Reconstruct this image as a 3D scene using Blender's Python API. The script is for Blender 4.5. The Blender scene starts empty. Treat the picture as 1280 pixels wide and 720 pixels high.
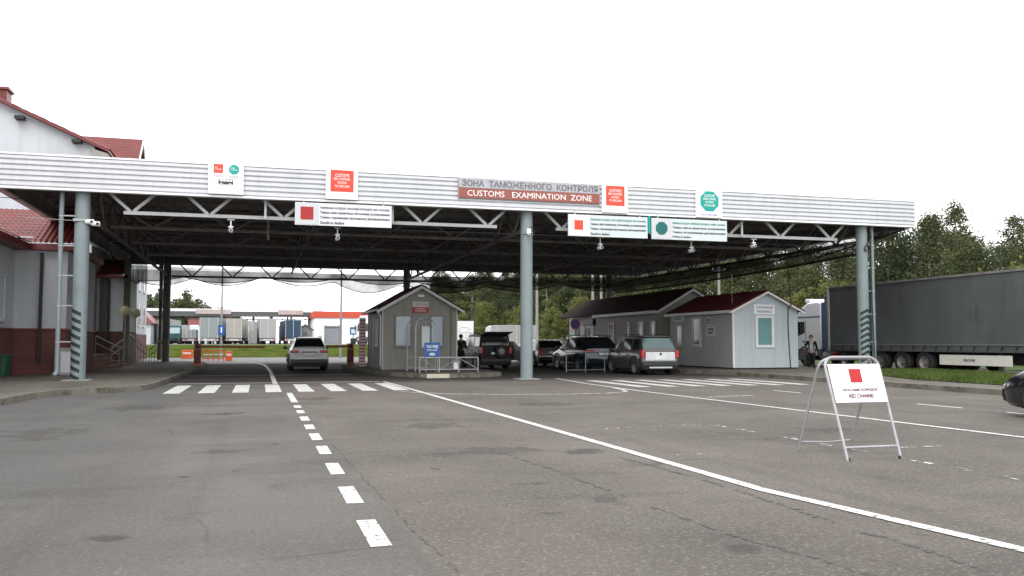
import bpy, bmesh, math, random
from mathutils import Vector, Matrix
R = math.radians
random.seed(7)
sc = bpy.context.scene
COL = sc.collection

# ------------------------------------------------------------------ camera, sky, sun, exposure
cam_d = bpy.data.cameras.new("camera")
cam = bpy.data.objects.new("camera", cam_d); COL.objects.link(cam)
cam.location = (0, 0, 1.4)
cam.rotation_euler = (R(90 + 3.553), 0, R(-16.1))
cam_d.sensor_width = 36.0
cam_d.lens = 1095 / 1280 * 36
cam_d.clip_start = 0.1
cam_d.clip_end = 5000
sc.camera = cam

SUN_EL, SUN_AZ = 48, 200          # azimuth measured clockwise from +Y: behind the camera
w = bpy.data.worlds.new("World"); sc.world = w; w.use_nodes = True
nt = w.node_tree; nt.nodes.clear()
sky = nt.nodes.new("ShaderNodeTexSky"); sky.sky_type = 'NISHITA'; sky.sun_disc = False
sky.sun_elevation = R(SUN_EL); sky.sun_rotation = R(SUN_AZ)
mixs = nt.nodes.new("ShaderNodeMix"); mixs.data_type = 'RGBA'
mixs.inputs[0].default_value = 0.93
nz = nt.nodes.new("ShaderNodeTexNoise"); nz.inputs['Scale'].default_value = 1.6; nz.inputs['Detail'].default_value = 5
rampn = nt.nodes.new("ShaderNodeValToRGB")
rampn.color_ramp.elements[0].position = 0.3; rampn.color_ramp.elements[0].color = (6.2, 6.25, 6.4, 1)
rampn.color_ramp.elements[1].position = 0.7; rampn.color_ramp.elements[1].color = (7.2, 7.2, 7.25, 1)
tcw = nt.nodes.new("ShaderNodeTexCoord")
bg = nt.nodes.new("ShaderNodeBackground"); bg.inputs[1].default_value = 0.12
wo = nt.nodes.new("ShaderNodeOutputWorld")
nt.links.new(tcw.outputs['Generated'], nz.inputs['Vector'])
nt.links.new(nz.outputs[0], rampn.inputs[0])
nt.links.new(sky.outputs[0], mixs.inputs[6]); nt.links.new(rampn.outputs[0], mixs.inputs[7])
nt.links.new(mixs.outputs[2], bg.inputs[0]); nt.links.new(bg.outputs[0], wo.inputs[0])

sun_d = bpy.data.lights.new("sun", 'SUN'); sun_d.energy = 0.6; sun_d.angle = R(35); sun_d.color = (1, 0.97, 0.92)
sun = bpy.data.objects.new("sun", sun_d); COL.objects.link(sun)
az = R(SUN_AZ); el = R(SUN_EL)
sdir = Vector((math.sin(az) * math.cos(el), math.cos(az) * math.cos(el), math.sin(el)))
sun.rotation_euler = (-sdir).to_track_quat('-Z', 'Y').to_euler()
sun.location = (0, -20, 40)

sc.view_settings.view_transform = 'Standard'
sc.view_settings.look = 'None'
sc.view_settings.exposure = 1.5
sc.view_settings.gamma = 1.0
sc.view_settings.use_curve_mapping = False
sc.render.engine = 'CYCLES'
sc.cycles.max_bounces = 8
sc.cycles.transparent_max_bounces = 12
sc.cycles.use_denoising = True

# ------------------------------------------------------------------ materials
MATS = {}
def mat(name, col, rough=0.6, metal=0.0, var=0.12, scale=3.0, bump=0.0, bscale=40.0, spec=0.4, dirt=None, dscale=0.8, dth=0.55, coat=0.0, streak=0.0):
    if name in MATS: return MATS[name]
    m = bpy.data.materials.new(name); m.use_nodes = True
    n = m.node_tree.nodes; l = m.node_tree.links
    b = n["Principled BSDF"]
    b.inputs['Roughness'].default_value = rough; b.inputs['Metallic'].default_value = metal
    b.inputs['Specular IOR Level'].default_value = spec
    b.inputs['Coat Weight'].default_value = coat
    tc = n.new("ShaderNodeTexCoord")
    nz = n.new("ShaderNodeTexNoise"); nz.inputs['Scale'].default_value = scale; nz.inputs['Detail'].default_value = 6
    l.new(tc.outputs['Object'], nz.inputs['Vector'])
    rp = n.new("ShaderNodeValToRGB")
    c0 = tuple(max(0, c * (1 - var)) for c in col) + (1,); c1 = tuple(min(1, c * (1 + var)) for c in col) + (1,)
    rp.color_ramp.elements[0].position = 0.3; rp.color_ramp.elements[0].color = c0
    rp.color_ramp.elements[1].position = 0.7; rp.color_ramp.elements[1].color = c1
    l.new(nz.outputs[0], rp.inputs[0])
    out = rp.outputs[0]
    if dirt:
        n2 = n.new("ShaderNodeTexNoise"); n2.inputs['Scale'].default_value = dscale; n2.inputs['Detail'].default_value = 8; n2.inputs['Roughness'].default_value = 0.65
        l.new(tc.outputs['Object'], n2.inputs['Vector'])
        mr = n.new("ShaderNodeMapRange"); mr.inputs[1].default_value = dth; mr.inputs[2].default_value = dth + 0.12
        l.new(n2.outputs[0], mr.inputs[0])
        mx = n.new("ShaderNodeMix"); mx.data_type = 'RGBA'
        l.new(mr.outputs[0], mx.inputs[0]); l.new(out, mx.inputs[6]); mx.inputs[7].default_value = tuple(dirt) + (1,)
        out = mx.outputs[2]
    if streak:
        mp = n.new("ShaderNodeMapping"); mp.inputs['Scale'].default_value = (2.6, 2.6, 0.22); l.new(tc.outputs['Object'], mp.inputs[0])
        n4 = n.new("ShaderNodeTexNoise"); n4.inputs['Scale'].default_value = 1.3; n4.inputs['Detail'].default_value = 7; n4.inputs['Roughness'].default_value = 0.65; l.new(mp.outputs[0], n4.inputs['Vector'])
        m4 = n.new("ShaderNodeMapRange"); m4.inputs[1].default_value = 0.48; m4.inputs[2].default_value = 0.72; m4.inputs[3].default_value = 0; m4.inputs[4].default_value = streak; l.new(n4.outputs[0], m4.inputs[0])
        x4 = n.new("ShaderNodeMix"); x4.data_type = 'RGBA'; l.new(m4.outputs[0], x4.inputs[0]); l.new(out, x4.inputs[6]); x4.inputs[7].default_value = tuple(c * .55 for c in col) + (1,)
        out = x4.outputs[2]
    l.new(out, b.inputs['Base Color'])
    if bump:
        n3 = n.new("ShaderNodeTexNoise"); n3.inputs['Scale'].default_value = bscale; n3.inputs['Detail'].default_value = 4
        l.new(tc.outputs['Object'], n3.inputs['Vector'])
        bp = n.new("ShaderNodeBump"); bp.inputs['Strength'].default_value = bump; bp.inputs['Distance'].default_value = 0.02
        l.new(n3.outputs[0], bp.inputs['Height']); l.new(bp.outputs[0], b.inputs['Normal'])
    MATS[name] = m
    return m

def asphalt_mat():
    m = bpy.data.materials.new("asphalt"); m.use_nodes = True
    n = m.node_tree.nodes; l = m.node_tree.links; b = n["Principled BSDF"]
    b.inputs['Roughness'].default_value = 0.92; b.inputs['Specular IOR Level'].default_value = 0.12
    tc = n.new("ShaderNodeTexCoord")
    def noise(s, d=6, r=0.55, dist=0.0, mapscale=None):
        z = n.new("ShaderNodeTexNoise"); z.inputs['Scale'].default_value = s; z.inputs['Detail'].default_value = d
        z.inputs['Roughness'].default_value = r; z.inputs['Distortion'].default_value = dist
        if mapscale:
            mp = n.new("ShaderNodeMapping"); mp.inputs['Scale'].default_value = mapscale
            l.new(tc.outputs['Object'], mp.inputs[0]); l.new(mp.outputs[0], z.inputs['Vector'])
        else: l.new(tc.outputs['Object'], z.inputs['Vector'])
        return z.outputs[0]
    def ramp(v, a, b_, ca, cb):
        r = n.new("ShaderNodeValToRGB"); e = r.color_ramp.elements
        e[0].position = a; e[0].color = ca + (1,); e[1].position = b_; e[1].color = cb + (1,)
        l.new(v, r.inputs[0]); return r.outputs[0]
    def rng(v, a, b_, lo=0, hi=1):
        r = n.new("ShaderNodeMapRange"); r.inputs[1].default_value = a; r.inputs[2].default_value = b_
        r.inputs[3].default_value = lo; r.inputs[4].default_value = hi; l.new(v, r.inputs[0]); return r.outputs[0]
    def mix(f, a, b_, mode='MIX'):
        x = n.new("ShaderNodeMix"); x.data_type = 'RGBA'; x.blend_type = mode
        for s, v in ((0, f), (6, a), (7, b_)):
            if isinstance(v, (int, float)): x.inputs[s].default_value = v
            elif isinstance(v, tuple): x.inputs[s].default_value = v + (1,)
            else: l.new(v, x.inputs[s])
        return x.outputs[2]
    def math_(op, a, b_=0.0):
        x = n.new("ShaderNodeMath"); x.operation = op
        for s, v in ((0, a), (1, b_)):
            if isinstance(v, (int, float)): x.inputs[s].default_value = v
            else: l.new(v, x.inputs[s])
        return x.outputs[0]
    sep = n.new("ShaderNodeSeparateXYZ"); l.new(tc.outputs['Object'], sep.inputs[0])
    # two laying campaigns: a smooth grey lane on the left, a coarse warm one on the right of the dashed line
    wob = math_('MULTIPLY', math_('SUBTRACT', noise(0.6), 0.5), 0.5)
    side = rng(math_('ADD', sep.outputs[0], wob), 1.0, 1.12)
    left = ramp(noise(0.35, 8, 0.6, 0.4), 0.3, 0.7, (0.090, 0.083, 0.076), (0.132, 0.121, 0.111))
    right = ramp(noise(0.3, 8, 0.6, 0.4), 0.3, 0.7, (0.092, 0.081, 0.072), (0.138, 0.123, 0.109))
    base = mix(side, left, right)
    edge_x = math_('ADD', sep.outputs[0], math_('MULTIPLY', math_('SUBTRACT', noise(0.35, 5), 0.5), 3.0))
    base = mix(rng(edge_x, -0.6, -2.2, 0, 0.75), base, (0.078, 0.078, 0.076))
    # worn wheel bands running along the lanes
    band = noise(1.0, 5, 0.6, 0.2, (0.55, 0.05, 1.0))
    base = mix(rng(band, 0.45, 0.75, 0, 0.4), base, (0.073, 0.068, 0.062))
    smear = noise(1.0, 7, 0.65, 0.5, (0.28, 0.75, 1.0))
    base = mix(rng(smear, 0.52, 0.66, 0, 0.45), base, (0.060, 0.056, 0.051))
    bleach = noise(1.0, 6, 0.6, 0.4, (0.5, 0.16, 1.0))
    base = mix(rng(bleach, 0.55, 0.72, 0, 0.4), base, (0.140, 0.130, 0.117))
    tyre = noise(1.0, 3, 0.5, 0.1, (1.6, 0.035, 1.0))
    base = mix(rng(tyre, 0.58, 0.7, 0, 0.28), base, (0.062, 0.058, 0.053))
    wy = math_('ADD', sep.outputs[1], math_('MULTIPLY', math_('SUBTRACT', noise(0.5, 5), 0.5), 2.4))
    sheltered_shade = math_('MULTIPLY', rng(wy, 30.2, 33.0), rng(sep.outputs[1], 60.5, 61.5, 1, 0))  # unbleached asphalt plus canopy shade painted into the colour, inside the roof outline
    sheltered_shade = math_('MULTIPLY', sheltered_shade, math_('MULTIPLY', rng(sep.outputs[0], -9, -8.2), rng(sep.outputs[0], 26.8, 27.6, 1, 0)))
    base = mix(math_('MULTIPLY', sheltered_shade, 0.95), base, (0.034, 0.030, 0.029))
    # aggregate
    vo = n.new("ShaderNodeTexVoronoi"); vo.inputs['Scale'].default_value = 55; l.new(tc.outputs['Object'], vo.inputs['Vector'])
    chip = n.new("ShaderNodeSeparateColor"); l.new(vo.outputs['Color'], chip.inputs[0])
    light_chip = rng(chip.outputs[0], 0.86, 0.93, 0, 1)
    dark_chip = rng(chip.outputs[1], 0.80, 0.9, 0, 1)
    amt = rng(side, 0, 1, 0.14, 0.30)
    base = mix(math_('MULTIPLY', light_chip, amt), base, (0.27, 0.25, 0.22))
    base = mix(math_('MULTIPLY', dark_chip, math_('MULTIPLY', amt, 0.7)), base, (0.042, 0.039, 0.036))
    fine = noise(28, 3, 0.6)
    base = mix(0.5, base, ramp(fine, 0.3, 0.7, (0.35, 0.35, 0.35), (0.68, 0.68, 0.68)), 'OVERLAY')
    # oil stains and damp marks
    st = noise(0.9, 7, 0.62, 0.6)
    base = mix(rng(st, 0.60, 0.72, 0, 0.55), base, (0.056, 0.052, 0.048))
    spot = noise(3.1, 4, 0.55, 0.3)
    base = mix(rng(spot, 0.66, 0.74, 0, 0.5), base, (0.048, 0.045, 0.042))
    # hairline cracks
    v2 = n.new("ShaderNodeTexVoronoi"); v2.feature = 'DISTANCE_TO_EDGE'; v2.inputs['Scale'].default_value = 0.28
    va = n.new("ShaderNodeVectorMath"); va.operation = 'ADD'
    nzv = n.new("ShaderNodeTexNoise"); nzv.inputs['Scale'].default_value = 0.9; nzv.inputs['Detail'].default_value = 8
    l.new(tc.outputs['Object'], nzv.inputs['Vector'])
    sc_ = n.new("ShaderNodeVectorMath"); sc_.operation = 'SCALE'; sc_.inputs[3].default_value = 0.55
    l.new(nzv.outputs['Color'], sc_.inputs[0]); l.new(tc.outputs['Object'], va.inputs[0]); l.new(sc_.outputs[0], va.inputs[1])
    l.new(va.outputs[0], v2.inputs['Vector'])
    crack = rng(v2.outputs['Distance'], 0.002, 0.006, 1, 0)
    cm = math_('MULTIPLY', crack, rng(noise(0.25, 3), 0.53, 0.63, 0, 0.5))
    base = mix(cm, base, (0.03, 0.028, 0.026))
    l.new(base, b.inputs['Base Color'])
    bp = n.new("ShaderNodeBump"); bp.inputs['Strength'].default_value = 0.5; bp.inputs['Distance'].default_value = 0.012
    l.new(vo.outputs['Distance'], bp.inputs['Height']); l.new(bp.outputs[0], b.inputs['Normal'])
    return m

def worn_paint(name, col, th, soft=0.06, scale=9.0):
    """road paint: opaque flecks with transparent worn gaps"""
    m = bpy.data.materials.new(name); m.use_nodes = True
    n = m.node_tree.nodes; l = m.node_tree.links; b = n["Principled BSDF"]
    b.inputs['Roughness'].default_value = 0.6
    tc = n.new("ShaderNodeTexCoord"); nz = n.new("ShaderNodeTexNoise"); nz.inputs['Scale'].default_value = scale; nz.inputs['Detail'].default_value = 8
    nz.inputs['Roughness'].default_value = 0.7
    l.new(tc.outputs['Object'], nz.inputs['Vector'])
    mr = n.new("ShaderNodeMapRange"); mr.inputs[1].default_value = th; mr.inputs[2].default_value = th + soft
    l.new(nz.outputs[0], mr.inputs[0]); l.new(mr.outputs[0], b.inputs['Alpha'])
    n2 = n.new("ShaderNodeTexNoise"); n2.inputs['Scale'].default_value = 1.7; n2.inputs['Detail'].default_value = 6; l.new(tc.outputs['Object'], n2.inputs['Vector'])
    rp = n.new("ShaderNodeValToRGB"); rp.color_ramp.elements[0].position = 0.3; rp.color_ramp.elements[1].position = 0.7
    rp.color_ramp.elements[0].color = tuple(c * 0.8 for c in col) + (1,); rp.color_ramp.elements[1].color = tuple(col) + (1,)
    l.new(n2.outputs[0], rp.inputs[0]); l.new(rp.outputs[0], b.inputs['Base Color'])
    return m

def stain_mat(name, col, op):
    """a stain sheet: alpha falls off towards the sheet's rim (uv radius) with a ragged noisy edge"""
    m = bpy.data.materials.new(name); m.use_nodes = True
    n = m.node_tree.nodes; l = m.node_tree.links; b = n["Principled BSDF"]
    b.inputs['Roughness'].default_value = 0.75; b.inputs['Base Color'].default_value = tuple(col) + (1,)
    tc = n.new("ShaderNodeTexCoord"); at = n.new("ShaderNodeAttribute"); at.attribute_name = "rim"
    nz = n.new("ShaderNodeTexNoise"); nz.inputs['Scale'].default_value = 2.8; nz.inputs['Detail'].default_value = 8; nz.inputs['Roughness'].default_value = 0.72
    l.new(tc.outputs['Object'], nz.inputs['Vector'])
    ad = n.new("ShaderNodeMath"); ad.operation = 'MULTIPLY_ADD'; ad.inputs[1].default_value = 3.2
    l.new(nz.outputs[0], ad.inputs[0]); l.new(at.outputs['Fac'], ad.inputs[2])
    mr = n.new("ShaderNodeMapRange"); mr.inputs[1].default_value = 1.9; mr.inputs[2].default_value = 2.25; mr.inputs[3].default_value = op; mr.inputs[4].default_value = 0
    l.new(ad.outputs[0], mr.inputs[0]); l.new(mr.outputs[0], b.inputs['Alpha'])
    return m

def net_mat(name, lo, hi):
    m = bpy.data.materials.new(name); m.use_nodes = True
    n = m.node_tree.nodes; l = m.node_tree.links; b = n["Principled BSDF"]
    b.inputs['Base Color'].default_value = (0.02, 0.022, 0.02, 1); b.inputs['Roughness'].default_value = 0.9
    tc = n.new("ShaderNodeTexCoord"); nz = n.new("ShaderNodeTexNoise"); nz.inputs['Scale'].default_value = 0.7; nz.inputs['Detail'].default_value = 3
    l.new(tc.outputs['Object'], nz.inputs['Vector'])
    mr = n.new("ShaderNodeMapRange"); mr.inputs[1].default_value = 0.3; mr.inputs[2].default_value = 0.7; mr.inputs[3].default_value = lo; mr.inputs[4].default_value = hi
    l.new(nz.outputs[0], mr.inputs[0]); l.new(mr.outputs[0], b.inputs['Alpha'])
    return m

def leaf_mat(name, ca, cb):
    m = bpy.data.materials.new(name); m.use_nodes = True
    n = m.node_tree.nodes; l = m.node_tree.links; b = n["Principled BSDF"]
    b.inputs['Roughness'].default_value = 0.6; b.inputs['Specular IOR Level'].default_value = 0.25
    at = n.new("ShaderNodeAttribute"); at.attribute_name = "tint"
    oi = n.new("ShaderNodeObjectInfo")
    ad = n.new("ShaderNodeMath"); ad.operation = 'MULTIPLY_ADD'; ad.inputs[1].default_value = 0.35
    l.new(oi.outputs['Random'], ad.inputs[0]); l.new(at.outputs['Fac'], ad.inputs[2])
    rp = n.new("ShaderNodeValToRGB"); e = rp.color_ramp.elements
    e[0].position = 0.1; e[0].color = ca + (1,); e[1].position = 1.1; e[1].color = cb + (1,)
    e[1].position = 1.0
    l.new(ad.outputs[0], rp.inputs[0]); l.new(rp.outputs[0], b.inputs['Base Color'])
    tr = n.new("ShaderNodeBsdfTranslucent"); l.new(rp.outputs[0], tr.inputs[0])
    mx = n.new("ShaderNodeMixShader"); mx.inputs[0].default_value = 0.3
    out = n["Material Output"]
    l.new(b.outputs[0], mx.inputs[1]); l.new(tr.outputs[0], mx.inputs[2]); l.new(mx.outputs[0], out.inputs[0])
    return m

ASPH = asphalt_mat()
WHITE_LINE = worn_paint("road_paint", (0.56, 0.56, 0.535), 0.375, 0.08, 14)
THIN_LINE = worn_paint("worn_road_paint", (0.55, 0.54, 0.52), 0.40, 0.10, 7)
FAINT_LINE = worn_paint("faint_road_paint", (0.5, 0.49, 0.47), 0.53, 0.06, 5)
STAIN = stain_mat("tar_stain", (0.045, 0.042, 0.04), 0.5)
SOFT_STAIN = stain_mat("oil_stain", (0.06, 0.054, 0.047), 0.36)
PAVE = mat("pavement_concrete", (0.105, 0.095, 0.077), 0.9, var=0.18, scale=1.2, bump=0.4, dirt=(0.068, 0.062, 0.048), dscale=0.7, dth=0.5)
KERB = mat("kerb_concrete", (0.14, 0.128, 0.105), 0.9, var=0.2, scale=2.0, bump=0.4, dirt=(0.06, 0.062, 0.04), dscale=1.6, dth=0.5)
GRASS_G = mat("turf", (0.06, 0.078, 0.018), 0.98, var=0.4, scale=0.5, bump=0.6, bscale=60, spec=0.0)
SOIL = mat("turf_soil", (0.05, 0.08, 0.02), 0.95, var=0.3, scale=2.0)
FASC = mat("fascia_white_metal", (0.56, 0.57, 0.59), 0.42, 0.0, var=0.04, scale=0.6, streak=0.22)
FASC_EDGE = mat("fascia_trim", (0.78, 0.78, 0.79), 0.4, var=0.03)
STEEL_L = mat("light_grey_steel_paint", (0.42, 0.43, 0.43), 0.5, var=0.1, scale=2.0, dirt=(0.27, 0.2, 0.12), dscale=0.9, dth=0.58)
STEEL_D = mat("dark_and_shaded_steel", (0.16, 0.15, 0.145), 0.7, var=0.25, scale=2.0, dirt=(0.07, 0.045, 0.03), dscale=0.6, dth=0.55)  # inner canopy trusses use it too, their shade put into the tone
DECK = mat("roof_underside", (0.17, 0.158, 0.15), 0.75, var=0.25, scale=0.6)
COLP = mat("pale_blue_grey_column_paint", (0.185, 0.225, 0.23), 0.5, var=0.05, scale=1.5, dirt=(0.16, 0.19, 0.19), dscale=1.3, dth=0.56, streak=0.3)
STRIPE = mat("dark_teal_stripe", (0.016, 0.026, 0.028), 0.5, var=0.1)
NET = net_mat("bird_net", .5, .8); NET_D = net_mat("dense_bird_net", .55, .85)
CABLE = mat("black_cable", (0.015, 0.015, 0.016), 0.6, var=0.1)
WALL_W = mat("white_render", (0.46, 0.482, 0.505), 0.85, var=0.04, scale=0.8, bump=0.15, bscale=80, dirt=(0.41, 0.43, 0.44), dscale=0.5, dth=0.55, streak=0.22)
WALL_G = mat("pale_grey_panel", (0.42, 0.45, 0.46), 0.6, var=0.04, scale=0.8)
PLINTH = None
TILE = mat("red_metal_tile", (0.13, 0.024, 0.02), 0.4, var=0.2, scale=1.5, spec=0.3)
TRIM_R = mat("dark_red_trim", (0.16, 0.03, 0.03), 0.5, var=0.1)
ROOF_B = mat("dark_maroon_roof", (0.05, 0.018, 0.018), 0.85, var=0.2, scale=2.0, spec=0.08)
SIDING = mat("grey_beige_siding", (0.25, 0.247, 0.213), 0.6, var=0.05, scale=1.0, dirt=(0.2, 0.197, 0.17), dscale=0.6, dth=0.55, streak=0.3)
SIDING_W = mat("bluish_white_siding", (0.47, 0.535, 0.555), 0.5, var=0.04, scale=1.0, streak=0.3)
TRIM_W = mat("white_trim", (0.7, 0.7, 0.69), 0.5, var=0.04)
PLASTIC_W = mat("white_plastic", (0.78, 0.78, 0.78), 0.35, var=0.03)
SIGN_W = mat("sign_white", (0.82, 0.82, 0.83), 0.4, var=0.02)
HANG_W = mat("hanging_board_white", (0.60, 0.62, 0.635), 0.5, var=0.03, streak=0.15)
SIGN_PALE = mat("sign_pale_blue", (0.52, 0.58, 0.585), 0.45, var=0.02)
SIGN_GREY = mat("sign_pale_grey", (0.5, 0.51, 0.52), 0.45, var=0.03)
RED_S = mat("sign_red", (0.72, 0.058, 0.028), 0.45, var=0.06, scale=4)
RED_D = mat("sign_deep_red", (0.34, 0.016, 0.014), 0.45, var=0.06)
TEAL_S = mat("sign_teal", (0.0, 0.29, 0.245), 0.45, var=0.05)
TEAL_D = mat("sign_deep_teal", (0.0, 0.11, 0.10), 0.45, var=0.05)
BRICKRED = mat("faded_brick_red_sign", (0.27, 0.085, 0.066), 0.6, var=0.08, scale=2)
TXT_G = mat("lettering_grey", (0.13, 0.12, 0.12), 0.6, var=0.05)
TXT_W = mat("lettering_white", (0.8, 0.8, 0.78), 0.5, var=0.03)
TXT_D = mat("lettering_dark", (0.06, 0.05, 0.065), 0.6, var=0.05)
TXT_GR = mat("lettering_green", (0.06, 0.2, 0.16), 0.6, var=0.05)
TXT_R = mat("lettering_red", (0.36, 0.03, 0.06), 0.6, var=0.05)
TXT_B = mat("lettering_blue", (0.12, 0.1, 0.42), 0.6, var=0.05)
BLUE_S = mat("sign_blue", (0.02, 0.10, 0.32), 0.4, var=0.05)
BLACK = mat("black_plastic", (0.018, 0.018, 0.019), 0.5, var=0.15)
RUBBER = mat("tyre_rubber", (0.022, 0.022, 0.023), 0.8, var=0.2, scale=8)
RIM = mat("alloy_rim", (0.38, 0.38, 0.4), 0.35, 0.7, var=0.05)
RIM_D = mat("dull_steel_rim", (0.22, 0.2, 0.19), 0.5, 0.3, var=0.15)
GLASS_D = mat("dark_car_glass", (0.01, 0.012, 0.013), 0.06, var=0.1, spec=0.6)
GLASS_T = mat("tinted_green_glass", (0.05, 0.10, 0.10), 0.08, var=0.1, spec=0.6)
GLASS_B = mat("bright_window_glass", (0.40, 0.48, 0.52), 0.12, var=0.05, scale=0.5, spec=0.6)
GLASS_TEAL = mat("teal_blind_window", (0.15, 0.30, 0.30), 0.15, var=0.1, scale=3, spec=0.6)
GLASS_W = mat("dim_window_glass", (0.06, 0.065, 0.065), 0.08, var=0.1, spec=0.6)
LAMP_R = mat("red_tail_lamp", (0.42, 0.012, 0.012), 0.2, var=0.1, spec=0.6)
LAMP_W = mat("clear_lamp", (0.6, 0.62, 0.65), 0.1, 0.2, var=0.1, spec=0.7)
PLATE = mat("number_plate_white", (0.62, 0.62, 0.6), 0.4, var=0.05)
TUBE = mat("galvanised_tube", (0.33, 0.33, 0.34), 0.4, 0.3, var=0.08, scale=6)
TUBE_D = mat("dull_grey_tube", (0.26, 0.27, 0.28), 0.45, 0.3, var=0.1, scale=6)
ORANGE = mat("orange_plastic", (0.75, 0.13, 0.03), 0.5, var=0.08)
BARRIER = mat("rusty_orange_barrier_paint", (0.42, 0.10, 0.04), 0.5, var=0.12)
TARP = mat("grey_truck_tarpaulin", (0.078, 0.086, 0.085), 0.45, var=0.07, scale=0.6, dirt=(0.095, 0.103, 0.102), dscale=0.4, dth=0.52, streak=0.3)
TARP_D = mat("dark_tarpaulin_skirt", (0.075, 0.076, 0.078), 0.5, var=0.12)
CHASSIS = mat("truck_chassis", (0.025, 0.025, 0.027), 0.7, var=0.2)
GUARD = mat("cream_side_guard", (0.62, 0.60, 0.53), 0.5, var=0.05, dirt=(0.45, 0.43, 0.37), dscale=1.5)
CAB_W = mat("white_cab_paint", (0.62, 0.65, 0.68), 0.25, var=0.03, coat=0.5)
CAB_G = mat("dark_grey_cab_plastic", (0.07, 0.072, 0.078), 0.5, var=0.1)
CAB_B = mat("blue_fairing", (0.025, 0.07, 0.17), 0.4, var=0.1)
CONC = mat("weathered_concrete", (0.26, 0.255, 0.24), 0.9, var=0.15, scale=2.0, bump=0.2)
GREEN_BIN = mat("green_bin_plastic", (0.01, 0.10, 0.06), 0.45, var=0.1)
BARK_W = mat("birch_bark", (0.42, 0.40, 0.36), 0.85, var=0.3, scale=4, dirt=(0.08, 0.07, 0.06), dscale=3.0, dth=0.55)
BARK = mat("brown_bark", (0.09, 0.07, 0.05), 0.9, var=0.3, scale=5)
LEAF_A = leaf_mat("birch_leaves", (0.047, 0.062, 0.030), (0.135, 0.145, 0.06))
LEAF_B = leaf_mat("alder_leaves", (0.042, 0.060, 0.026), (0.115, 0.128, 0.048))
LEAF_C = leaf_mat("young_leaves", (0.08, 0.105, 0.032), (0.22, 0.235, 0.075))
SKIN = mat("skin", (0.42, 0.25, 0.18), 0.55, var=0.06)
HAIR = mat("dark_hair", (0.02, 0.015, 0.012), 0.7, var=0.2)

def brick_mat(name, c1, c2, mortar, scale=1.0, bw=0.5, bh=0.25):
    m = bpy.data.materials.new(name); m.use_nodes = True
    n = m.node_tree.nodes; l = m.node_tree.links; b = n["Principled BSDF"]; b.inputs['Roughness'].default_value = 0.85
    tc = n.new("ShaderNodeTexCoord"); mp = n.new("ShaderNodeMapping"); mp.inputs['Rotation'].default_value = (R(90), 0, 0)
    sp = n.new("ShaderNodeSeparateXYZ"); cb = n.new("ShaderNodeCombineXYZ"); a = n.new("ShaderNodeMath"); a.operation = 'ADD'
    l.new(tc.outputs['Object'], sp.inputs[0]); l.new(sp.outputs[0], a.inputs[0]); l.new(sp.outputs[1], a.inputs[1])
    l.new(a.outputs[0], cb.inputs[0]); l.new(sp.outputs[2], cb.inputs[1])
    br = n.new("ShaderNodeTexBrick"); br.inputs['Scale'].default_value = scale
    br.inputs['Color1'].default_value = c1 + (1,); br.inputs['Color2'].default_value = c2 + (1,); br.inputs['Mortar'].default_value = mortar + (1,)
    br.inputs['Brick Width'].default_value = bw; br.inputs['Row Height'].default_value = bh; br.inputs['Mortar Size'].default_value = 0.012
    l.new(cb.outputs[0], br.inputs['Vector']); l.new(br.outputs[0], b.inputs['Base Color'])
    bp = n.new("ShaderNodeBump"); bp.inputs['Strength'].default_value = 0.3; bp.inputs['Distance'].default_value = 0.01
    l.new(br.outputs['Fac'], bp.inputs['Height']); bp.invert = True; l.new(bp.outputs[0], b.inputs['Normal'])
    return m
PLINTH = brick_mat("red_brown_block_plinth", (0.125, 0.042, 0.036), (0.10, 0.036, 0.032), (0.07, 0.035, 0.03), 1.0, 0.42, 0.24)

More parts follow.
